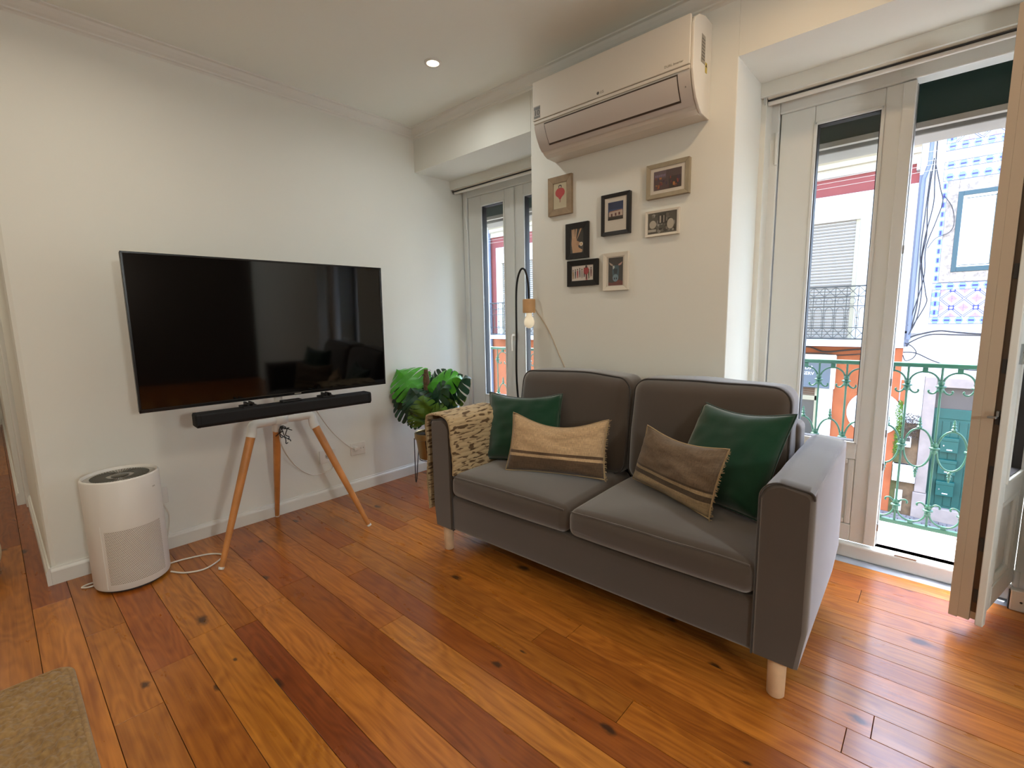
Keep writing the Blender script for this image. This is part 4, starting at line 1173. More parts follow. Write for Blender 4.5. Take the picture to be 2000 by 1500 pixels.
# ------------------------------------------------------------------ air conditioner
def aircon():
    x0, x1 = -1.700, -0.862
    t = thing('air_conditioner', 'white wall-mounted split air conditioner above the picture group', 'air conditioner', ((x0 + x1) / 2, WY, 2.06))
    yf = 2.085
    # side profile (y, z): from wall top round the front to the bottom
    prof = [(WY, 2.452), (2.20, 2.452), (2.135, 2.432), (2.098, 2.408), (yf, 2.38), (yf, 2.212), (2.092, 2.190), (2.106, 2.155), (2.132, 2.112), (2.168, 2.078), (2.195, 2.066), (WY, 2.062)]
    MB().prism(prof, 'x', x0, x1).build('body', M['ac'], t, bevel=0.004)
    MB().prism([(p[0] - 0.002 if p[0] < WY else p[0], p[1] + (0.002 if p[1] > 2.3 else -0.002)) for p in prof], 'x', x1, x1 + 0.012).build('end_cap', M['ac'], t, bevel=0.003)
    # front panel
    MB().box(x0, x1, yf - 0.010, yf + 0.004, 2.228, 2.418).build('front_panel', M['ac'], t, bevel=0.003)
    MB().box(x0 + 0.002, x1 - 0.002, yf - 0.006, yf + 0.004, 2.212, 2.226).build('front_trim', M['ac'], t, bevel=0.002)
    lo = [(yf + 0.000, 2.206), (2.088, 2.190), (2.102, 2.155), (2.128, 2.112), (2.150, 2.090)]
    lo2 = [(p[0] - 0.004, p[1] - 0.003) for p in lo]
    def band(a, b, m, name, lift=0.0, prof=lo, cut=None):
        vs = []
        P = prof
        for p in P: vs += [(a, p[0] - lift, p[1] - lift * 0.5), (b, p[0] - lift, p[1] - lift * 0.5)]
        fs = [(2 * i, 2 * i + 1, 2 * i + 3, 2 * i + 2) for i in range(len(P) - 1)]
        return MB().add(vs, fs).build(name, m, t, smooth=60)
    band(x0 + 0.003, x1 - 0.003, M['aclouv'], 'lower_fascia', 0.003)
    # louvre flap, slightly proud, with a dark gap round it
    lv = lo[:4] + [(2.131, 2.108)]
    band(x0 + 0.070, x1 - 0.052, M['acdark'], 'louvre_gap', 0.0045, lv)
    lw = [(yf + 0.0005, 2.200), (2.0885, 2.190), (2.102, 2.155), (2.126, 2.1155)]
    band(x0 + 0.074, x1 - 0.056, M['aclouv'], 'louvre', 0.0065, lw)
    # marks
    tx = lambda n, s, size, x, z, y, m, par=t: text(n, s, size, Matrix.Translation((x, y, z)) @ FACE_ROOM, m, par)
    tx('brand_mark', 'LG', 0.016, -1.278, 2.246, yf - 0.0104, M['greylbl'])
    MB().lathe([(0, 0), (0.007, 0)], n=20).xf(Matrix.Translation((-1.300, yf - 0.0106, 2.246)) @ Matrix.Rotation(radians(90), 4, 'X')).build('brand_roundel', M['dkgrey'], t)
    tx('lettering', 'DUAL Inverter', 0.0135, -0.930, 2.247, yf - 0.0104, M['greylbl'])
    tx('thermometer_mark', 'R', 0.010, -0.885, 2.150, 2.097, M['dkgrey'])
    MB().box(x0 + 0.008, x0 + 0.050, yf - 0.0112, yf - 0.010, 2.236, 2.296).build('sticker', M['greylbl'], t)
    MB().box(x0 + 0.010, x0 + 0.048, yf - 0.0116, yf - 0.011, 2.278, 2.291).build('sticker_band', M['dkgrey'], t)
    MB().box(x0 + 0.010, x0 + 0.048, yf - 0.0116, yf - 0.011, 2.239, 2.246).build('sticker_band', M['dkgrey'], t)
    tx('sticker_number', '10', 0.036, x0 + 0.029, 2.262, yf - 0.0116, M['ink'])
    xe = x1 + 0.0125
    MB().box(xe, xe + 0.0006, 2.165, 2.205, 2.262, 2.372).build('side_label', M['greylbl'], t)
    q = MB()
    for k in range(7): q.box(xe + 0.0006, xe + 0.0009, 2.169, 2.201, 2.275 + k * 0.013, 2.279 + k * 0.013)
    q.build('side_label_lines', M['dkgrey'], t)
    MB().box(xe, xe + 0.0006, 2.212, 2.232, 2.235, 2.275).build('warning_label', M['yellow'], t)
    MB().add([(xe + 0.0008, 2.214, 2.258), (xe + 0.0008, 2.230, 2.258), (xe + 0.0008, 2.222, 2.272)], [(0, 1, 2)]).build('warning_triangle', M['ink'], t)
aircon()

# ------------------------------------------------------------------ framed pictures
PM = {}
def pm(c):
    if c not in PM: PM[c] = mat('print_ink_%02x%02x%02x' % c, c, 0.6)
    return PM[c]
def ell(cx, cy, rx, ry, n=18, a0=0, a1=2 * pi): return [(cx + rx * cos(a0 + (a1 - a0) * k / n), cy + ry * sin(a0 + (a1 - a0) * k / n)) for k in range(n)]
def rect(a, b, c, d): return [(a, c), (b, c), (b, d), (a, d)]

def picture(label, cx, cz, w, h, border, fm, img, layers, depth=0.018, matb=None, tilt=0.0):
    t = thing('picture_frame', label, 'picture', (cx, WY, cz), (0, tilt, 0), group='framed pictures on the pier between the doors')
    y1 = 0.0; y0 = -depth
    x0, x1, z0, z1 = -w / 2, w / 2, -h / 2, h / 2
    b = border
    f = MB()
    # four mitred mouldings
    O = [(x0, z0), (x1, z0), (x1, z1), (x0, z1)]; I = [(x0 + b, z0 + b), (x1 - b, z0 + b), (x1 - b, z1 - b), (x0 + b, z1 - b)]
    for k in range(4):
        a, c = O[k], O[(k + 1) % 4]; d, e = I[(k + 1) % 4], I[k]
        q = [a, c, d, e]
        vs = [(p[0], y1, p[1]) for p in q] + [(p[0], y0 + (0.0 if n < 2 else 0.003), p[1]) for n, p in enumerate(q)]
        f.add(vs, [(0, 1, 2, 3), (7, 6, 5, 4), (0, 4, 5, 1), (1, 5, 6, 2), (2, 6, 7, 3), (3, 7, 4, 0)])
    f.build('moulding', fm, t, local=True, bevel=0.0012)
    iy = y0 + 0.007
    MB().box(x0 + b - 0.001, x1 - b + 0.001, iy, y1 - 0.002, z0 + b - 0.001, z1 - b + 0.001).build('mat_board', M['matboard'] if matb is None else pm(matb), t, local=True)
    # the print: flat inks on paper
    ix0, ix1, iz0, iz1 = img
    mats = []; mb = MB()
    for k, (c, poly) in enumerate(layers):
        m = pm(c)
        if m not in mats: mats.append(m)
        mb.add([(ix0 + (ix1 - ix0) * p[0], iy - 0.0004 - 0.00006 * k, iz0 + (iz1 - iz0) * p[1]) for p in poly], [tuple(range(len(poly)))], mats.index(m))
    mb.build('print', mats, t, local=True)
    MB().box(x0 + b - 0.001, x1 - b + 0.001, iy - 0.0042, iy - 0.0030, z0 + b - 0.001, z1 - b + 0.001).build('glass', M['glassp'], t, local=True)
    return t

# 1 taupe frame, small red figure on cream
w, h = 0.1636, 0.2112
picture('taupe wooden picture frame with a plump red figure on cream paper', -1.666, 1.880, w, h, 0.036, M['taupe'], (-w / 2 + 0.036, w / 2 - 0.036, -h / 2 + 0.036, h / 2 - 0.036), [
    ((206, 192, 158), rect(0, 1, 0, 1)), ((196, 62, 62), ell(0.5, 0.62, 0.36, 0.19)), ((196, 62, 62), [(0.2, 0.56), (0.8, 0.56), (0.55, 0.36), (0.45, 0.36)]),
    ((52, 44, 40), ell(0.5, 0.85, 0.13, 0.075)), ((206, 180, 150), ell(0.5, 0.835, 0.08, 0.045)), ((150, 60, 56), rect(0.46, 0.49, 0.24, 0.38)), ((150, 60, 56), rect(0.51, 0.54, 0.24, 0.38))], tilt=0.0)
# 2 black frame, hand
w, h = 0.1498, 0.1935
picture('black picture frame with a pale hand and a white flower on black', -1.550, 1.619, w, h, 0.032, M['blackw'], (-w / 2 + 0.032, w / 2 - 0.032, -h / 2 + 0.026, h / 2 - 0.026), [
    ((34, 28, 24), rect(0, 1, 0, 1)), ((196, 152, 112), [(0.16, 0.02), (0.86, 0.02), (0.9, 0.14), (0.62, 0.24), (0.5, 0.46), (0.42, 0.66), (0.1, 0.66), (0.06, 0.4)]),
    ((206, 164, 124), [(0.1, 0.62), (0.2, 0.62), (0.16, 0.96), (0.08, 0.94)]), ((206, 164, 124), [(0.21, 0.62), (0.32, 0.62), (0.30, 0.99), (0.2, 0.98)]), ((200, 156, 116), [(0.33, 0.60), (0.44, 0.62), (0.5, 0.97), (0.4, 0.99)]),
    ((200, 156, 116), [(0.45, 0.52), (0.55, 0.60), (0.86, 0.95), (0.76, 0.99)]), ((182, 138, 100), [(0.42, 0.36), (0.56, 0.30), (0.8, 0.36), (0.78, 0.42), (0.5, 0.5)]), ((222, 206, 180), ell(0.82, 0.36, 0.14, 0.08)), ((190, 150, 90), ell(0.82, 0.36, 0.05, 0.03))])
# 3 black landscape frame, crowd
w, h = 0.2018, 0.1414
crowd = [((226, 214, 204), rect(0, 1, 0, 1))]
rr = random.Random(5)
for k, c in enumerate([(150, 120, 60), (60, 60, 74), (176, 50, 54), (96, 90, 104), (150, 140, 130), (60, 50, 52), (196, 80, 76), (90, 96, 60), (120, 64, 60)]):
    x = 0.06 + 0.105 * k; y = rr.uniform(0.25, 0.5)
    crowd += [(c, [(x - 0.03, y - 0.25), (x - 0.01, y - 0.25), (x, y), (x + 0.01, y - 0.25), (x + 0.035, y - 0.22), (x + 0.03, y + 0.2), (x - 0.03, y + 0.22)]), ((70, 52, 46), ell(x, y + 0.28, 0.025, 0.06, 10))]
crowd += [((178, 44, 50), ell(0.68, 0.62, 0.12, 0.24)), ((60, 30, 32), ell(0.68, 0.86, 0.05, 0.09, 10)), ((60, 40, 44), rect(0.66, 0.70, 0.12, 0.4))]
picture('black landscape picture frame with many small colourful figures', -1.514, 1.441, w, h, 0.030, M['blackw'], (-w / 2 + 0.030, w / 2 - 0.030, -h / 2 + 0.026, h / 2 - 0.026), crowd)
# 4 black frame, white mat, blue sky and low white building
w, h = 0.1664, 0.2067
picture('black picture frame with a blue-sky photo on a wide white mat', -1.307, 1.724, w, h, 0.019, M['blackw'], (-0.044, 0.044, -0.028, 0.062), [
    ((36, 56, 96), rect(0, 1, 0.44, 1)), ((52, 78, 124), rect(0, 1, 0.44, 0.6)), ((70, 56, 46), rect(0, 1, 0, 0.44)), ((206, 186, 170), [(0.06, 0.2), (0.97, 0.2), (0.97, 0.50), (0.06, 0.44)]), ((160, 110, 90), [(0.06, 0.44), (0.97, 0.50), (0.94, 0.55), (0.1, 0.50)]),
    ((100, 40, 38), rect(0.2, 0.3, 0.2, 0.36)), ((100, 40, 38), rect(0.46, 0.56, 0.22, 0.38)), ((100, 40, 38), rect(0.70, 0.80, 0.24, 0.40)), ((48, 40, 36), rect(0, 1, 0, 0.12))], depth=0.024)
# 5 white frame, horned animal
w, h = 0.1485, 0.1964
picture('white picture frame with a horned animal painted in blue and white', -1.306, 1.433, w, h, 0.022, M['whitew'], (-0.043, 0.043, -0.072, 0.072), [
    ((62, 58, 56), rect(0, 1, 0, 1)), ((120, 60, 52), [(0, 0), (1, 0), (1, 0.14), (0.7, 0.2), (0.3, 0.1), (0, 0.12)]), ((66, 96, 112), [(0.3, 0.72), (0.7, 0.72), (0.74, 0.5), (0.68, 0.2), (0.5, 0.12), (0.32, 0.2), (0.26, 0.5)]),
    ((36, 52, 62), [(0.36, 0.60), (0.64, 0.60), (0.6, 0.42), (0.4, 0.42)]), ((128, 156, 172), ell(0.5, 0.27, 0.2, 0.13)), ((206, 210, 206), [(0.30, 0.70), (0.40, 0.72), (0.44, 0.64), (0.32, 0.58)]),
    ((196, 176, 160), [(0.28, 0.70), (0.10, 0.76), (0.05, 0.86), (0.12, 0.82), (0.32, 0.75)]), ((196, 150, 140), [(0.72, 0.70), (0.90, 0.74), (0.97, 0.84), (0.88, 0.81), (0.68, 0.75)]), ((30, 40, 50), ell(0.43, 0.25, 0.04, 0.04, 10)), ((30, 40, 50), ell(0.57, 0.25, 0.04, 0.04, 10))])
# 6 grey-taupe frame, dusk street
w, h = 0.2117, 0.1587
dusk = [((92, 74, 74), rect(0, 1, 0, 1)), ((112, 96, 104), rect(0, 0.45, 0.6, 1)), ((66, 56, 52), rect(0.55, 1, 0, 0.62))]
for k in range(22):
    x, y = rr.uniform(0.02, 0.9), rr.uniform(0.08, 0.56)
    dusk.append(([(150, 66, 46), (188, 120, 60), (110, 52, 62), (70, 50, 76)][k % 4], rect(x, x + rr.uniform(0.03, 0.09), y, y + rr.uniform(0.06, 0.2))))
for k in range(6): dusk.append(((142, 128, 156), rect(0.06 + 0.065 * k, 0.105 + 0.065 * k, 0.68, 0.80)))
picture('grey-taupe picture frame with a dusk street photo on a white mat', -1.029, 1.841, w, h, 0.020, M['taupe2'], (-0.069, 0.069, -0.044, 0.044), dusk, depth=0.026)
# 7 white frame, black and white
w, h = 0.1722, 0.1225
bw = [((96, 90, 78), rect(0, 1, 0, 1))]
for k in range(40):
    x, y = rr.uniform(0.0, 0.95), rr.uniform(0.0, 0.9); g = rr.choice([60, 80, 120, 150, 172])
    bw.append(((g, g - 6, g - 18), ell(min(0.93, max(0.07, x)), min(0.88, max(0.12, y)), rr.uniform(0.03, 0.07), rr.uniform(0.04, 0.11), 9)))
bw += [((70, 64, 54), rect(0.36, 0.64, 0.45, 0.95)), ((190, 182, 166), rect(0.42, 0.47, 0.5, 0.84)), ((190, 182, 166), rect(0.55, 0.58, 0.5, 0.84)), ((180, 172, 156), rect(0.0, 0.3, 0.1, 0.22)), ((186, 178, 160), ell(0.8, 0.4, 0.12, 0.25)), ((186, 178, 160), ell(0.18, 0.45, 0.12, 0.2))]
picture('white picture frame with a grey black-and-white photo of a courtyard', -1.054, 1.646, w, h, 0.012, M['whitew'], (-0.073, 0.073, -0.049, 0.049), bw)

# ------------------------------------------------------------------ arc floor lamp
def lamp():
    t = thing('floor_lamp', 'thin black arc floor lamp with a wooden socket and bare bulb behind the sofa', 'lamp', (-1.955, 2.235, 0))
    y = 2.205
    MB().lathe([(0, 0), (0.10, 0), (0.10, 0.012), (0.094, 0.018), (0, 0.02)], (-1.985, 2.31, 0), 40).build('base', M['black'], t, smooth=40)
    pts = [(-1.985, 2.31, 0.012), (-1.972, 2.26, 0.45), (-1.960, y, 0.80), (-1.956, y, 1.10), (-1.955, y, 1.27), (-1.951, y, 1.37), (-1.938, y, 1.44), (-1.917, y, 1.482), (-1.897, y, 1.492), (-1.878, y, 1.477), (-1.862, y, 1.43), (-1.854, y, 1.37), (-1.852, y, 1.305)]
    MB().tube(smoothpts(pts, 8), 0.0062, 10).build('stem', M['black'], t, smooth=60)
    c = (-1.852, y)
    MB().lathe([(0, 0.002), (0.034, 0.002), (0.038, -0.002), (0.038, -0.078), (0.034, -0.080), (0, -0.080)], (c[0], c[1], 1.308), 28).build('socket', M['lampwood'], t, smooth=40)
    MB().lathe([(0, 0), (0.017, 0), (0.018, -0.018), (0.026, -0.034), (0.0315, -0.052), (0.030, -0.070), (0.020, -0.086), (0.008, -0.092), (0, -0.0925)], (c[0], c[1], 1.229), 28).build('bulb', M['bulb'], t, smooth=80)
lamp()
sc_ = cord('pier_streak', 'thin taupe streak on the pier between lamp socket and sofa', [(-1.872, 2.276, 1.262), (-1.80, 2.2765, 1.175), (-1.75, 2.277, 1.105), (-1.69, 2.277, 0.99), (-1.63, 2.277, 0.87), (-1.60, 2.277, 0.70)], 0.0030, mat('taupe_streak', (196, 178, 154), 0.7))  # thin tube tracing a soft diagonal streak on the pier

# ------------------------------------------------------------------ potted monstera on hairpin stand
def plant():
    c = (-2.705, 2.08)
    ps = thing('plant_stand', 'black wire hairpin plant stand on the floor in the corner', 'plant stand', (*c, 0))
    MB().tube([(c[0] + 0.104 * cos(a * pi / 20), c[1] + 0.104 * sin(a * pi / 20), 0.352) for a in range(40)], 0.004, 8, closed=True).build('ring', M['black'], ps, smooth=60)
    for a in (radians(210), radians(330), radians(90)):
        u = Vector((cos(a), sin(a), 0)); w = Vector((-sin(a), cos(a), 0)); C0 = Vector((*c, 0))
        p = [C0 + u * 0.100 + w * 0.045 + Vector((0, 0, 0.352)), C0 + u * 0.12 + w * 0.012 + Vector((0, 0, 0.03)), C0 + u * 0.122 + Vector((0, 0, 0.005)), C0 + u * 0.12 - w * 0.012 + Vector((0, 0, 0.03)), C0 + u * 0.100 - w * 0.045 + Vector((0, 0, 0.352))]
        pts = [p[0], p[0].lerp(p[1], 0.5)] + smoothpts(p[1:4], 4) + [p[3].lerp(p[4], 0.5), p[4]]
        MB().tube(pts, 0.0032, 8).build('leg', M['black'], ps, smooth=60)
    MB().tube([(c[0] + 0.078 * cos(a * pi / 16), c[1] + 0.078 * sin(a * pi / 16), 0.196) for a in range(32)], 0.003, 6, closed=True).build('lower_ring', M['black'], ps, smooth=60)
    pt = thing('potted_monstera', 'leafy monstera plant with a moss pole in a brass pot', 'plant', (*c, 0.2))
    MB().lathe([(0, 0.200), (0.072, 0.200), (0.080, 0.206), (0.0985, 0.345), (0.108, 0.350), (0.108, 0.388), (0.104, 0.392), (0.100, 0.388), (0.100, 0.365), (0, 0.362)], (*c, 0), 40).build('pot', M['brass'], pt, smooth=40)
    MB().lathe([(0.0985, 0.372), (0.05, 0.378), (0, 0.38)], (*c, 0), 24).build('soil', M['soil'], pt, smooth=60)
    mp = MB()
    base = Vector((*c, 0.37)); topp = Vector((-2.742, 2.10, 0.845))
    n = 24; pts = [base.lerp(topp, k / n) for k in range(n + 1)]
    mp.tube(pts, [0.024 + 0.003 * noise.noise(Vector((k * 1.7, 0, 0))) - (0.010 * max(0, k - 20) / 4) for k in range(n + 1)], 12)
    rr = random.Random(2)
    for k in range(260):
        p = base.lerp(topp, rr.random()); a = rr.uniform(0, 2 * pi)
        u = Vector((cos(a), sin(a), rr.uniform(-0.2, 0.9))).normalized()
        p0 = p + Vector((cos(a), sin(a), 0)) * 0.022
        mp.tube([p0, p0 + u * rr.uniform(0.008, 0.018)], 0.0009, 3)
    mp.build('moss_pole', M['moss'], pt, smooth=60)
    def leaf(B, T, wid, m, curl=0.15, nrm=None, droop=0.12):
        B, T = Vector(B), Vector(T); ax = T - B; L_ = ax.length; A = ax.normalized()
        cam = (Vector((0, 0, 1.2)) - (B + T) / 2).normalized()
        nn = Vector(nrm) if nrm else cam + Vector((0, 0, 0.5))
        Nn = (nn - A * nn.dot(A)).normalized(); S = A.cross(Nn).normalized()
        mb = MB()
        lobes = 6
        def prof(t):      # half width along the midrib, heart shaped
            return wid * L_ * 0.66 * (max(0.0, sin(pi * min(1, (t + 0.16) / 1.16))) ** 0.75)
        def P(t, s):
            hw = prof(t)
            x = s * hw
            return B + A * (t * L_ - abs(s) * 0.10 * L_ * (1 - t)) + S * x + Nn * (-curl * L_ * s * s - droop * L_ * t * t + 0.012 * sin(9 * t + 4 * s))
        for sd in (-1, 1):
            for k in range(lobes):
                t0, t1 = k / lobes, (k + 1) / lobes
                g = 0.085 / lobes if 0 < k < lobes - 0 else 0.0
                nsg = 5
                rows = []
                for q in range(nsg + 1):
                    s = q / nsg
                    gg = g * max(0.0, (s - 0.34) / 0.66) ** 0.5 * 1.5
                    sh = 0.075 * s                       # lobes sweep towards the tip
                    a, b = t0 + (gg if k > 0 else 0) + sh * (1 - t0), t1 - gg + sh * (1 - t1)
                    if k == lobes - 1: b = 1.0
                    rows.append((P(min(1, a), sd * s), P(min(1, (a + b) / 2), sd * s * (1.0 if q < nsg else 1.05)), P(min(1, b), sd * s)))
                vs = [p for r in rows for p in r]
                fs = []
                for q in range(nsg):
                    for z in range(2):
                        f = (q * 3 + z, q * 3 + z + 1, (q + 1) * 3 + z + 1, (q + 1) * 3 + z)
                        fs.append(f if sd > 0 else f[::-1])
                mb.add(vs, fs)
        return mb.build('leaf', m, pt, smooth=80)
    LV = [((-2.797, 2.08, 0.69), (-2.960, 2.0, 0.852), 1.05, 'leafb'), ((-2.82, 2.08, 0.543), (-2.985, 1.98, 0.640), 0.95, 'leafd'), ((-2.722, 2.1, 0.735), (-2.445, 2.12, 0.814), 0.62, 'leafb'),
          ((-2.60, 2.1, 0.59), (-2.425, 2.16, 0.677), 0.45, 'leafo'), ((-2.621, 2.05, 0.541), (-2.434, 2.1, 0.600), 0.8, 'leafd'), ((-2.683, 2.02, 0.513), (-2.85, 1.97, 0.540), 0.8, 'leafd'),
          ((-2.76, 2.15, 0.648), (-2.90, 2.2, 0.830), 0.8, 'leafd'), ((-2.638, 2.02, 0.574), (-2.740, 1.96, 0.734), 0.8, 'leafd'), ((-2.698, 2.1, 0.60), (-2.50, 2.03, 0.737), 0.8, 'leafd'),
          ((-2.737, 2.15, 0.694), (-2.60, 2.2, 0.827), 0.8, 'leafd'), ((-2.639, 2.03, 0.491), (-2.47, 1.98, 0.602), 0.8, 'leafo'), ((-2.651, 2.0, 0.505), (-2.60, 1.965, 0.66), 0.9, 'leafo'), ((-2.70, 2.0, 0.57), (-2.81, 1.99, 0.70), 0.85, 'leafd'), ((-2.68, 2.0, 0.46), (-2.71, 1.96, 0.60), 0.8, 'leafo')]
    LV += [((-2.60, 2.12, 0.66), (-2.40, 2.16, 0.80), 0.7, 'leafd'), ((-2.86, 2.06, 0.60), (-3.00, 2.0, 0.72), 0.85, 'leafd'), ((-2.60, 2.02, 0.50), (-2.42, 2.04, 0.55), 0.7, 'leafd')]
    for B, T, w_, m in LV:
        l = leaf(B, T, w_, M[m])
        s0 = Vector((c[0] + random.uniform(-0.03, 0.03), c[1] + random.uniform(-0.03, 0.03), 0.375))
        mid = s0.lerp(Vector(B), 0.5) + Vector((0, 0, 0.05))
        MB().tube(smoothpts([s0, mid, B, Vector(B).lerp(Vector(T), 0.15)], 5), 0.0028, 6).build('stalk', M['stem'], pt, smooth=60)
plant()

# ================================================================== OUTDOORS
# balconies and railings ---------------------------------------------
RY = 3.30
def balcony(name_lbl, xa, xb, x_ref, rail_lbl):
    b = thing('balcony_slab', name_lbl, 'balcony', ((xa + xb) / 2, 3.15, -0.15))
    MB().box(xa, xb, 2.85, 3.42, -0.16, -0.022).build('slab', M['stonepale'], b, bevel=0.006)
    MB().box(xa, xb, 3.36, 3.40, -0.022, -0.014).build('edge_strip', M['stonelint'], b)
    r = thing('balcony_railing', rail_lbl, 'railing', ((xa + xb) / 2, RY, -0.02))
    m = M['green_iron']
    MB().box(xa, xb, RY - 0.018, RY + 0.018, 0.903, 0.926).build('top_rail', m, r, bevel=0.004)
    MB().box(xa, xb, RY - 0.012, RY + 0.012, 0.020, 0.042).build('bottom_rail', m, r, bevel=0.003)
    P = 0.1355
    k0 = math.ceil((xa + 0.02 - x_ref) / P); k1 = math.floor((xb - 0.02 - x_ref) / P)
    # shared meshes, built once at the local origin
    bar = MB(); bar.tube([(0, 0, 0.035), (0, 0, 0.91)], 0.0052, 8)
    collar = MB()
    collar.lathe([(0, -0.030), (0.010, -0.030), (0.015, -0.018), (0.011, -0.008), (0.022, -0.003), (0.022, 0.003), (0.011, 0.008), (0.015, 0.018), (0.010, 0.030), (0, 0.030)], (0, 0, 0), 12)
    def scroll(up):
        q = MB(); pts = []
        # an arch with two legs curling inwards
        for k in range(13):
            a = pi * k / 12; pts.append((0.060 * cos(a), 0, 0.822 + 0.058 * sin(a)))
        leg = []
        for k in range(1, 12):
            a = pi * 0.06 * k
            leg.append((-0.060 + 0.0 + 0.030 * (1 - cos(a * 1.35)) * 0.62, 0, 0.822 - 0.052 * sin(min(pi / 2, a * 1.1)) + (0.016 if k > 9 else 0) * (k - 9) / 2))
        leg = [(-0.060, 0, 0.805), (-0.056, 0, 0.785), (-0.046, 0, 0.771), (-0.034, 0, 0.766), (-0.024, 0, 0.770), (-0.020, 0, 0.779), (-0.024, 0, 0.785)]
        full = [(-p[0], p[1], p[2]) for p in leg[::-1]] + pts + leg
        full = smoothpts(full, 2)
        if not up: full = [Vector((p[0], p[1], 0.933 - p[2])) for p in full]
        q.tube(full, 0.0048, 8)
        zb = 0.888 if up else 0.045
        q.boxc((0, 0, zb), (0.022, 0.016, 0.026))
        return q
    oval = MB(); oval.tube([(0.058 * cos(2 * pi * k / 28), 0, 0.468 + 0.106 * sin(2 * pi * k / 28)) for k in range(28)], 0.0050, 8, closed=True)
    fin = MB()
    fp = [(0, 0), (0.006, 0.001), (0.013, 0.010), (0.006, 0.019), (0.0105, 0.027), (0.005, 0.035), (0.008, 0.041), (0.004, 0.048), (0.0055, 0.054), (0, 0.064)]
    fin.lathe(fp, (0, 0, 0.574), 10); pend = MB(); pend.lathe([(p[0], -p[1]) for p in fp], (0, 0, 0.362), 10)
    protos = {}
    def put(nm, mbx, x, z=0.0):
        if nm not in protos:
            me = mbx.mesh(nm, [m], None, 50); protos[nm] = me
        o = bpy.data.objects.new(nm, protos[nm]); COL.objects.link(o); o.parent = r
        mt = Matrix.Translation((x, RY, z)); o.matrix_local = MW[r].inverted() @ mt; MW[o] = mt
    arch, foot = scroll(True), scroll(False)
    for k in range(k0, k1 + 1):
        put('baluster', bar, x_ref + P * k)
        for z in (0.805, 0.475, 0.130): put('collar', collar, x_ref + P * k, z)
        if k < k1:
            xm = x_ref + P * (k + 0.5)
            put('arch_scroll', arch, xm); put('foot_scroll', foot, xm); put('oval_ring', oval, xm); put('finial', fin, xm); put('pendant', pend, xm)
    for x in (xa + 0.01, xb - 0.01):
        s = MB()
        for z in (0.05, 0.90): s.box(x - 0.008, x + 0.008, 3.09, RY, z, z + 0.014)
        s.build('wall_stay', m, r)
balcony('stone balcony slab outside the open French door', -0.86, 0.60, 0.0175, 'green wrought-iron balcony railing outside the open French door')
balcony('stone balcony slab outside the closed French door by the plant', -3.30, -1.72, -2.50, 'green wrought-iron balcony railing outside the closed French door by the plant')

# rolled outer shutters over each opening
for (a, b, lab) in ((-2.99, -1.90, 'dark green outer shutter pulled up above the closed French door'), (-0.715, 0.34, 'dark green outer shutter pulled up above the open French door')):
    t = thing('outer_shutter', lab, 'shutter', ((a + b) / 2, 2.90, 2.03))
    MB().box(a, b, 2.895, 2.915, 2.028, 2.21).build('curtain', M['greenbox'], t)
    MB().box(a, b, 2.888, 2.920, 2.002, 2.028).build('bottom_bar', M['alu'], t, bevel=0.002)

# street ---------------------------------------------------------------
gr = structure('street')
MB().box(-16, 10, 3.08, 14, -2.62, -2.36).build('bed', M['cobble'], gr)
cb = MB(); rr = random.Random(4)
for i in range(70):
    for j in range(46):
        x = -3.2 + i * 0.105 + (0.05 if j % 2 else 0); y = 5.8 + j * 0.105
        if y > 10.4: continue
        h = rr.uniform(0, 0.012)
        cb.box(x, x + 0.094, y, y + 0.094, -2.37, -2.345 + h)
cb.build('cobbles', M['cobble'], gr)['kind'] = 'stuff'

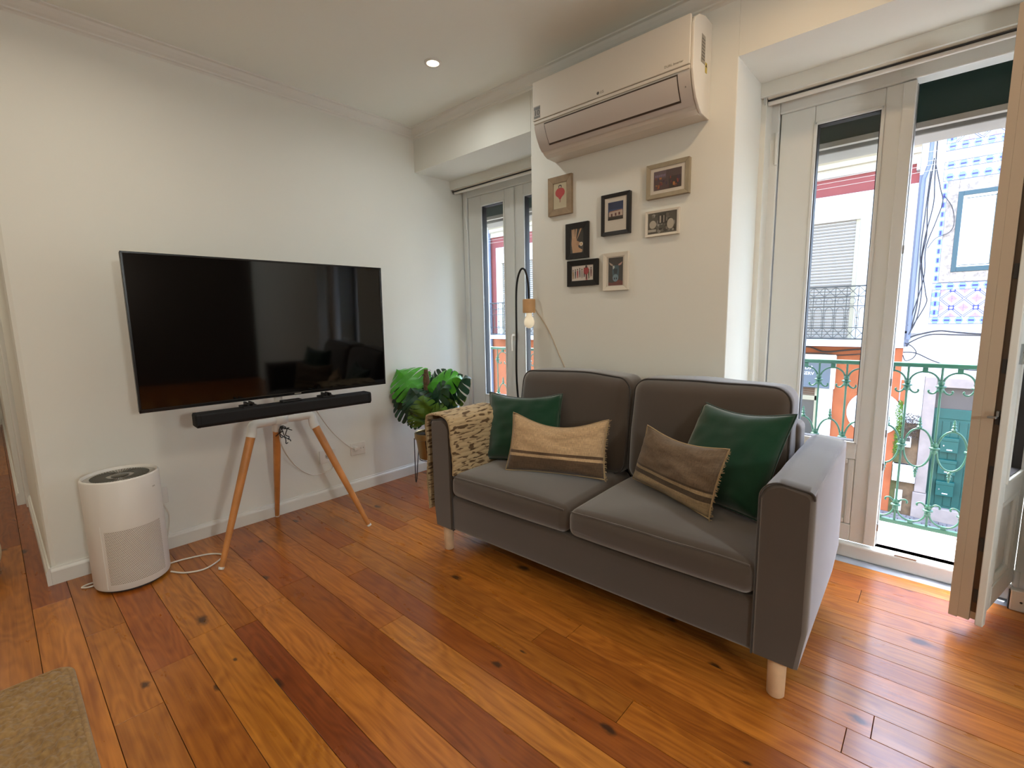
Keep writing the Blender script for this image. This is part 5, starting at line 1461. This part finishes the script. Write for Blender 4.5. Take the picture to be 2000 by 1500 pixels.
# left building: pink above, orange below --------------------------------
F = 10.5
def left_building():
    X0, X1 = -10.36, -0.475
    bld = thing('townhouse', 'pink and orange townhouse across the street with shuttered balcony windows', 'building', ((X0 + X1) / 2, F, -2.4))
    MB().box(X0, X1, F, F + 6, 0.56, 4.30).build('upper_wall', M['fw_pink'], bld)
    MB().box(X0, X1, F, F + 6, -2.4, 0.56).build('lower_wall', M['fw_orange'], bld)
    c = MB()
    prof = [(F, 3.58), (F - 0.05, 3.58), (F - 0.05, 3.70), (F - 0.10, 3.72), (F - 0.12, 3.80), (F - 0.20, 3.86), (F - 0.20, 3.93), (F - 0.30, 4.02), (F - 0.34, 4.12), (F - 0.34, 4.35), (F, 4.35)]
    c.prism(prof, 'x', X0, X1); c.build('cornice', M['fw_cream'], bld)
    MB().box(X0, X1 - 0.0, F - 0.03, F + 0.01, 3.575, 3.66).build('cornice_band', M['fw_white'], bld)
    MB().box(X1 - 0.04, X1, F - 0.16, F + 0.2, 3.44, 3.56).build('corner_bracket', M['stonelint'], bld)
    protos = []
    def bay(cx):
        wsur = MB().box(cx - 0.955, cx + 0.955, F - 0.03, F + 0.02, 0.62, 3.26)
        s = wsur.build('window_surround', M['fw_white'], bld)
        MB().box(cx - 0.735, cx + 0.735, F - 0.10, F + 0.02, 2.80, 3.06).build('shutter_hood', M['shutbox'], bld, bevel=0.006)
        tr = MB()
        tr.box(cx - 0.725, cx - 0.665, F - 0.06, F, 0.72, 2.80); tr.box(cx + 0.665, cx + 0.725, F - 0.06, F, 0.72, 2.80)
        tr.build('window_trim', M['creamframe'], bld, bevel=0.004)
        sl = MB(); z = 0.72
        while z < 2.78:
            sl.prism([(F - 0.028, z), (F - 0.046, z + 0.006), (F - 0.052, z + 0.024), (F - 0.046, z + 0.042), (F - 0.028, z + 0.046)], 'x', cx - 0.665, cx + 0.665); z += 0.0555
        sl.box(cx - 0.665, cx + 0.665, F - 0.029, F - 0.026, 0.72, 2.80, 1)
        sl.build('shutter_slats', [M['slat'], M['brownslat']], bld)['kind'] = 'stuff'
        # balcony
        yb = F - 0.50
        MB().box(cx - 0.99, cx + 1.02, yb, F, 0.60, 0.70).build('balcony_floor', M['fw_white'], bld, bevel=0.008)
        bal = MB()
        xa, xb = cx - 0.97, cx + 0.99
        yy = yb + 0.03
        for z in (0.735, 0.93, 1.30, 1.46, 1.635):
            r = 0.012 if z in (1.635, 0.735) else 0.007
            bal.tube([(xa, yy, z), (xb, yy, z)], r, 6)
            bal.tube([(xa, yy, z), (xa, F, z)], r, 6); bal.tube([(xb, yy, z), (xb, F, z)], r, 6)
        rail = bal.build('balcony_rails', M['black_iron'], bld)
        P = (xb - xa) / 12
        bars = MB(); lat = MB(); arcs = MB()
        for k in range(13):
            x = xa + P * k
            bars.tube([(x, yy, 0.735), (x, yy, 1.635)], 0.006, 6)
            bars.boxc((x, yy, 1.10), (0.03, 0.014, 0.018)); bars.boxc((x, yy, 0.96), (0.03, 0.014, 0.018)); bars.boxc((x, yy, 1.40), (0.026, 0.014, 0.016))
            if k < 12:
                for (za, zb) in ((0.735, 0.93), (1.46, 1.635)):
                    lat.tube([(x, yy, za), (x + P, yy, zb)], 0.005, 5); lat.tube([(x, yy, zb), (x + P, yy, za)], 0.005, 5)
                arcs.tube([(x + P / 2 + P * 0.36 * cos(pi * q / 8), yy, 1.20 + 0.08 * sin(pi * q / 8)) for q in range(9)], 0.005, 5)
                arcs.tube([(x + P / 2 + P * 0.36, yy, 1.20), (x + P / 2 + P * 0.36, yy, 0.93)], 0.004, 5); arcs.tube([(x + P / 2 - P * 0.36, yy, 1.20), (x + P / 2 - P * 0.36, yy, 0.93)], 0.004, 5)
                arcs.tube([(x + P / 2 + P * 0.30 * cos(2 * pi * q / 10), yy, 1.385 + 0.055 * sin(2 * pi * q / 10)) for q in range(10)], 0.004, 5, closed=True)
        for n_, b_2 in (('balcony_bars', bars), ('balcony_lattice', lat), ('balcony_scrolls', arcs)):
            o = b_2.build(n_, M['black_iron'], bld); o['kind'] = 'stuff'
    for cx in (-1.935, -4.32, -6.71, -9.10): bay(cx)
    MB().box(-0.985, X1, F - 0.03, F + 0.02, 0.57, 3.26).build('corner_pilaster', M['fw_white'], bld)
    # ground floor
    MB().box(-3.3, -1.42, F - 0.10, F, -0.21, 0.40).build('shop_sign_box', M['sign'], bld, bevel=0.01)
    MB().box(-3.3, -1.41, F - 0.11, F, 0.33, 0.42).build('shop_sign_cap', M['shutbox'], bld, bevel=0.004)
    MB().box(-1.475, -1.41, F - 0.105, F, -0.21, 0.34).build('shop_sign_end', M['shutbox'], bld)
    tm = lambda x, z: Matrix.Translation((x, F - 0.1008, z)) @ FACE_ROOM
    text('sign_lettering', 'LAVANDA', 0.105, tm(-1.745, 0.165), M['signtxt'], bld, align='RIGHT')
    text('sign_lettering', 'SELF-SERV', 0.085, tm(-1.735, 0.055), M['signtxt'], bld, align='RIGHT')
    MB().box(-1.655, -1.43, F - 0.03, F + 0.02, -2.3, -0.20).build('pilaster', M['fw_white'], bld)
    s = MB().box(-3.2, -1.70, F - 0.005, F + 0.02, -2.2, -0.46); s.build('shop_window', M['shopdark'], bld)
    s = MB()
    s.box(-3.2, -1.655, F - 0.03, F, -0.46, -0.375); s.box(-1.715, -1.655, F - 0.03, F, -2.2, -0.21)
    s.build('shop_frame', M['creamframe'], bld)
    s = MB(); z = -0.37
    while z < -0.215: s.box(-3.2, -1.715, F - 0.02, F, z, z + 0.033); z += 0.04
    s.build('shop_shutter', M['brownslat'], bld)
    # other ground floor openings
    for cx in (-5.2, -7.6):
        MB().box(cx - 0.5, cx + 0.5, F - 0.03, F + 0.02, -2.36, 0.1).build('doorway', M['stonepale'], bld)
        MB().box(cx - 0.38, cx + 0.38, F - 0.04, F + 0.01, -2.36, -0.02).build('door_leaf', M['wingreen'], bld)
left_building()
dk = MB().lathe([(0, 0.02), (0.33, 0.02), (0.395, 0.012), (0.40, 0)], n=40)
dk.xf(Matrix.Translation((-0.80, F - 0.01, -0.605)) @ Matrix.Rotation(radians(90), 4, 'X'))
tag(dk.build('round_wall_plate', M['fw_white'], None, smooth=40), 'big white round plate on the orange wall across the street', 'wall plate')
fb = thing('far_house', 'pale house beyond the pink townhouse, seen past its left end', 'building', (-13, F, -2.4))
MB().box(-16, -10.37, F + 0.05, F + 6, -2.4, 6.5).build('wall', M['fw_white'], fb)
for z in (0.9, 3.6):
    MB().box(-12.4, -11.3, F, F + 0.1, z, z + 1.7).build('window', M['shopdark'], fb)
MB().tube([(-10.30, F - 0.06, -2.3), (-10.30, F - 0.06, 3.7), (-10.22, F - 0.14, 4.05)], 0.05, 10).build('drainpipe', M['pipe'], bpy.data.objects['townhouse'], smooth=60)

# right building: white with blue tiles ------------------------------------
def right_building():
    X0, X1 = -0.475, 6.0
    b = thing('tiled_house', 'white house across the street with blue-and-white tile panels and a teal door', 'building', (2.7, F, -2.4))
    MB().box(X0, X1, F, F + 6, 0.84, 6.6).build('upper_wall', M['fw_white'], b)
    w = MB()
    w.box(X0, -0.155, F + 0.02, F + 6, -2.4, 0.84); w.box(-0.155, 0.80, F + 0.02, F + 6, 0.10, 0.84); w.box(0.80, X1, F + 0.02, F + 6, -2.4, 0.84)
    w.build('lower_wall', M['fw_white'], b)
    MB().box(X0, X1, F - 0.02, F, 0.82, 0.86).build('string_course', M['fw_white'], b)
    protos = {}
    def tile(kind, x, z, rot=0.0):
        if kind not in protos:
            t = MB()
            if kind == 'A': t.box(-0.0705, 0.0705, -0.012, 0.004, -0.0705, 0.0705)
            elif kind == 'B': t.box(-0.0705, 0.0705, -0.012, 0.004, -0.054, 0.054)
            else: t.box(-0.0705, 0.0705, -0.012, 0.004, -0.027, 0.027)
            protos[kind] = t.mesh('tile', [M['tileA'] if kind == 'A' else M['tileB']])
        o = bpy.data.objects.new('tile', protos[kind]); COL.objects.link(o); o.parent = b
        mt = Matrix.Translation((x, F, z)) @ Matrix.Rotation(rot, 4, 'Y')
        o.matrix_local = MW[b].inverted() @ mt; MW[o] = mt
    T = 0.1434
    def field(x0, z0, nx, nz):
        for i in range(nx):
            for j in range(nz):
                k = (i % 2) + 2 * (j % 2)
                rot = {0: 0, 1: -pi / 2, 2: pi / 2, 3: pi}[k]
                tile('A', x0 + T * (i + 0.5), z0 + T * (j + 0.5), rot)
    def strip_h(x0, z, n):
        for i in range(n): tile('B', x0 + T * (i + 0.5), z)
    def strip_v(x, z0, n, kind='B'):
        for i in range(n): tile(kind, x, z0 + T * (i + 0.5), pi / 2)
    # panel under the window
    field(-0.072, 1.092, 8, 3); strip_h(-0.180, 1.035, 9); strip_h(-0.180, 1.580, 9); strip_v(-0.127, 1.092, 3)
    # narrow strip beside the window
    strip_v(-0.150, 1.640, 11, 'C')
    # band over the window
    strip_h(-0.178, 3.276, 9); strip_h(-0.178, 3.455, 9); field(-0.072, 3.335, 8, 0)
    fm = MB()
    # top panel
    field(-0.072, 3.790, 8, 5); strip_h(-0.180, 3.733, 9); strip_v(-0.127, 3.790, 5)
    q = MB()
    for (a, c, d, e) in ((-0.182, 1.12, 1.636, 1.640), (-0.182, 1.12, 0.976, 0.980), (-0.182, 1.12, 3.508, 3.513), (-0.182, 1.12, 3.219, 3.224), (-0.182, 1.12, 3.675, 3.679), (-0.184, -0.180, 0.976, 1.64), (-0.184, -0.180, 3.22, 3.512), (-0.184, -0.180, 3.675, 4.6), (-0.074, 1.1, 1.522, 1.526), (-0.074, 1.1, 1.088, 1.092)):
        q.box(a, c, F - 0.013, F, d, e)
    q.build('blue_fillet', M['pipe'], b)
    # stone window surround, frame and blind
    s = MB(); s.box(-0.115, 0.02, F - 0.02, F, 1.645, 3.215); s.box(0.55, 0.70, F - 0.02, F, 1.645, 3.215); s.box(0.02, 0.55, F - 0.02, F, 3.03, 3.215); s.box(0.02, 0.55, F - 0.02, F, 1.645, 1.80)
    s.build('stone_surround', M['stonespk'], b, bevel=0.004)
    s = MB(); s.box(0.018, 0.080, F - 0.03, F + 0.01, 1.80, 3.03); s.box(0.50, 0.56, F - 0.03, F + 0.01, 1.80, 3.03); s.box(0.08, 0.50, F - 0.03, F + 0.01, 2.965, 3.03); s.box(0.08, 0.50, F - 0.03, F + 0.01, 1.80, 1.875)
    s.build('window_frame', M['wingreen'], b, bevel=0.004)
    MB().box(0.08, 0.50, F - 0.008, F + 0.01, 1.875, 2.965).build('window_blind', M['winwhite'], b)
    s = MB(); s.box(0.445, 0.455, F - 0.014, F, 1.90, 2.94); s.box(0.11, 0.455, F - 0.014, F, 2.915, 2.925); s.box(0.10, 0.455, F - 0.014, F, 1.895, 1.905)
    s.build('window_glazing_bar', M['wingreen'], b)
    # door, stone jambs, transom
    s = MB(); s.box(-0.15, 0.005, F - 0.05, F + 0.06, -1.90, 0.10); s.build('door_jamb', M['stonedoor'], b, bevel=0.01)
    MB().box(-0.165, 0.015, F - 0.07, F + 0.06, -2.36, -1.905).build('jamb_base', M['stonedoor'], b, bevel=0.01)
    MB().box(0.62, 0.78, F - 0.05, F + 0.06, -2.36, 0.10).build('door_jamb', M['stonedoor'], b, bevel=0.01)
    MB().box(0.005, 0.62, F - 0.05, F + 0.06, -0.06, 0.10).build('door_lintel', M['stonedoor'], b, bevel=0.01)
    MB().box(0.0, 0.63, F + 0.05, F + 0.12, -0.43, -0.05).build('transom', M['transom'], b)
    MB().box(0.0, 0.63, F + 0.03, F + 0.12, -0.59, -0.42).build('transom_rail', M['teal'], b, bevel=0.008)
    dl = MB().box(0.0, 0.63, F + 0.04, F + 0.10, -2.12, -0.59).build('door_leaf', M['teal'], b)
    for x in (0.02, 0.125, 0.23, 0.335, 0.44):
        MB().box(x, x + 0.095, F + 0.032, F + 0.05, -2.08, -0.63).build('door_board', M['teal'], b, bevel=0.004)
    MB().box(-0.0, 0.63, F - 0.06, F + 0.12, -2.36, -2.12).build('door_step', M['stonedoor'], b, bevel=0.01)
    # worn foot of the wall
    MB().box(X0, -0.155, F - 0.004, F + 0.03, -2.36, -0.72).build('worn_plaster', M['rough'], b)
    MB().box(X0, -0.40, F - 0.008, F + 0.03, -2.36, -0.35).build('mossy_patch', M['mossw'], b)
    MB().box(X0 + 0.02, -0.39, F - 0.010, F + 0.03, -0.40, 0.02).build('orange_patch', M['fw_orange'], b)
    MB().box(-0.40, -0.30, F - 0.012, F, -2.30, -1.92).build('white_slab', M['fw_white'], b)
    # pipe at the party wall
    MB().tube([(-0.42, F - 0.05, 0.72), (-0.42, F - 0.05, 3.30), (-0.36, F - 0.09, 3.52), (-0.34, F - 0.09, 5.5)], 0.028, 10).build('drainpipe', M['pipe'], b, smooth=60)
    MB().box(-0.475, -0.415, F - 0.02, F + 0.01, 0.60, 3.38).build('corner_trim', M['pipe'], b)
right_building()
# plants and debris at the wall foot
hb = MB(); rr = random.Random(8)
for k in range(520):
    x, z = rr.uniform(-0.40, -0.17), rr.uniform(-1.0, -0.55)
    if rr.random() > 1.2 - abs(z + 0.75) * 2.5: continue
    y = F - 0.02 - rr.uniform(0, 0.07); s = rr.uniform(0.012, 0.03)
    a = rr.uniform(0, pi)
    hb.add([(x, y, z), (x + s * cos(a), y - s * 0.6, z + s * sin(a)), (x + s * cos(a + 0.8), y - s * 0.2, z + s * sin(a + 0.8))], [(0, 1, 2)])
tag(hb.build('wall_creeper', M['greyroot'], None), 'dry brown creeper on the worn wall beside the stone door jamb', 'creeper', kind='stuff')
hb = MB()
for k in range(420):
    x, z = rr.uniform(-0.47, -0.40), rr.uniform(-1.3, -0.35)
    y = F - 0.02 - rr.uniform(0, 0.06); s = rr.uniform(0.015, 0.035); a = rr.uniform(0, pi)
    hb.add([(x, y, z), (x + s * cos(a), y - s * 0.6, z + s * sin(a)), (x + s * cos(a + 0.8), y - s * 0.2, z + s * sin(a + 0.8))], [(0, 1, 2)])
tag(hb.build('wall_weeds', M['leafo'], None), 'green weeds growing down the wall edge between the two houses', 'weeds', kind='stuff')
# mailboxes
for zc, lab in ((-1.015, 'topmost teal mailbox on the teal door'), (-1.392, 'middle teal mailbox on the teal door'), (-1.765, 'lowest teal mailbox on the teal door')):
    t = thing('mailbox', lab, 'mailbox', (0.232, F + 0.03, zc), group='mailboxes on the teal door')
    MB().box(0.122, 0.342, F - 0.06, F + 0.032, zc - 0.121, zc + 0.121).build('box', M['teal2'], t, bevel=0.006)
    MB().box(0.118, 0.346, F - 0.068, F + 0.032, zc + 0.070, zc + 0.125).build('lid', M['teal2'], t, bevel=0.006)
    MB().box(0.205, 0.275, F - 0.064, F - 0.058, zc - 0.085, zc - 0.068).build('name_plate', M['fw_white'], t)
    MB().lathe([(0, 0.004), (0.010, 0.004), (0.011, 0)], n=12).xf(Matrix.Translation((0.165, F - 0.06, zc - 0.01)) @ Matrix.Rotation(radians(90), 4, 'X')).build('lock', M['chrome'], t)
t = thing('meter_box', 'small white electricity meter with a dark window on the worn wall', 'meter', (-0.29, F, -1.13))
MB().box(-0.335, -0.250, F - 0.06, F, -1.133, -0.947).build('case', M['fw_white'], t, bevel=0.006)
MB().box(-0.322, -0.264, F - 0.064, F - 0.058, -1.03, -0.965).build('window', M['shopdark'], t)
MB().box(-0.322, -0.264, F - 0.064, F - 0.058, -1.085, -1.065).build('label_strip', M['greylbl'], t)
t = thing('utility_cabinet', 'wide white utility cabinet below the electricity meter', 'cabinet', (-0.30, F, -1.75))
MB().box(-0.46, -0.15, F - 0.09, F, -1.75, -1.44).build('case', M['fw_white'], t, bevel=0.008)
MB().box(-0.465, -0.145, F - 0.10, F, -1.465, -1.44).build('cap', M['fw_white'], t, bevel=0.004)

def street_cable(label, pts, r, m=None, name='street_cable', cat='cable'):
    return tag(MB().tube(smoothpts(pts, 6), r, 6).build(name, m or M['cable'], None, smooth=60), label, cat)
yc = F - 0.04
bundle = [[(-0.300, 3.95), (-0.285, 3.3), (-0.270, 2.9), (-0.33, 2.4), (-0.36, 1.9), (-0.35, 1.3), (-0.42, 0.75)],
          [(-0.315, 3.6), (-0.34, 2.9), (-0.315, 2.4), (-0.345, 2.0), (-0.26, 1.5), (-0.24, 1.3), (-0.40, 0.9)],
          [(-0.290, 3.5), (-0.20, 3.1), (-0.16, 2.9), (-0.22, 2.6), (-0.31, 2.2), (-0.30, 1.7), (-0.44, 0.95)],
          [(-0.34, 3.4), (-0.36, 2.7), (-0.37, 2.1), (-0.31, 1.6), (-0.33, 1.1), (-0.42, 0.8)]]
for k, pts in enumerate(bundle):
    street_cable(('loose dark cable starting highest beside the drainpipe of the tiled house', 'loose dark cable bulging out above the tile panel, by the drainpipe', 'loose dark cable swinging right over the border tiles by the window', 'loose dark cable nearest the wall corner, left of the others')[k], [(x, yc - 0.012 * k, z) for x, z in pts], 0.0075)['group'] = 'loose cables by the drainpipe'
street_cable('dark cable strung along the white wall below the tile panel', [(-0.42, yc, 0.74), (-0.30, yc, 0.80), (-0.05, yc, 0.865), (0.2, yc, 0.84), (0.6, yc, 0.815), (2.0, yc, 0.80)], 0.012)
street_cable('dark cable looping below the tile panel and sagging along the wall', [(-0.44, yc, 0.60), (-0.38, yc, 0.68), (-0.15, yc, 0.80), (0.2, yc, 0.80), (0.8, yc, 0.79)], 0.009)
street_cable('dark cable sagging across the white wall above the stone lintel', [(-0.47, yc, 0.50), (-0.30, yc, 0.49), (-0.05, yc, 0.36), (0.3, yc, 0.25), (0.7, yc, 0.26)], 0.009)
street_cable('dark cable ring hanging at the corner between the two houses', [(-0.46, yc, 0.66), (-0.36, yc, 0.60), (-0.30, yc, 0.50), (-0.34, yc, 0.40), (-0.43, yc, 0.36), (-0.47, yc, 0.45)], 0.007)
street_cable('thin cable arching over the stone window surround', [(-0.29, yc, 2.2), (-0.20, yc, 2.35), (-0.05, yc, 2.42), (0.0, yc, 2.55), (-0.04, yc, 2.8), (-0.15, yc, 3.0)], 0.005)
street_cable('dark cable running along the orange wall under the balcony', [(-3.6, F - 0.05, 0.52), (-2.4, F - 0.05, 0.50), (-1.9, F - 0.05, 0.56), (-1.6, F - 0.05, 0.47), (-1.2, F - 0.05, 0.52), (-0.6, F - 0.05, 0.58)], 0.014)
street_cable('second dark cable sagging on the orange wall above the sign', [(-3.6, F - 0.06, 0.46), (-2.2, F - 0.06, 0.43), (-1.7, F - 0.06, 0.44), (-1.3, F - 0.06, 0.42), (-0.6, F - 0.06, 0.52)], 0.010)
for k, (z, s) in enumerate(((3.63, 'highest'), (3.50, 'second highest'), (3.44, 'second lowest'), (3.36, 'lowest'))):
    street_cable('%s of the thin pale wires strung along the street in front of the houses' % s, [(-12, F - 0.8, z - 0.08), (-5, F - 0.8, z - 0.12), (0, F - 0.8, z - 0.10), (6, F - 0.8, z)], 0.0035, M['wire'], 'street_wire', 'wire')
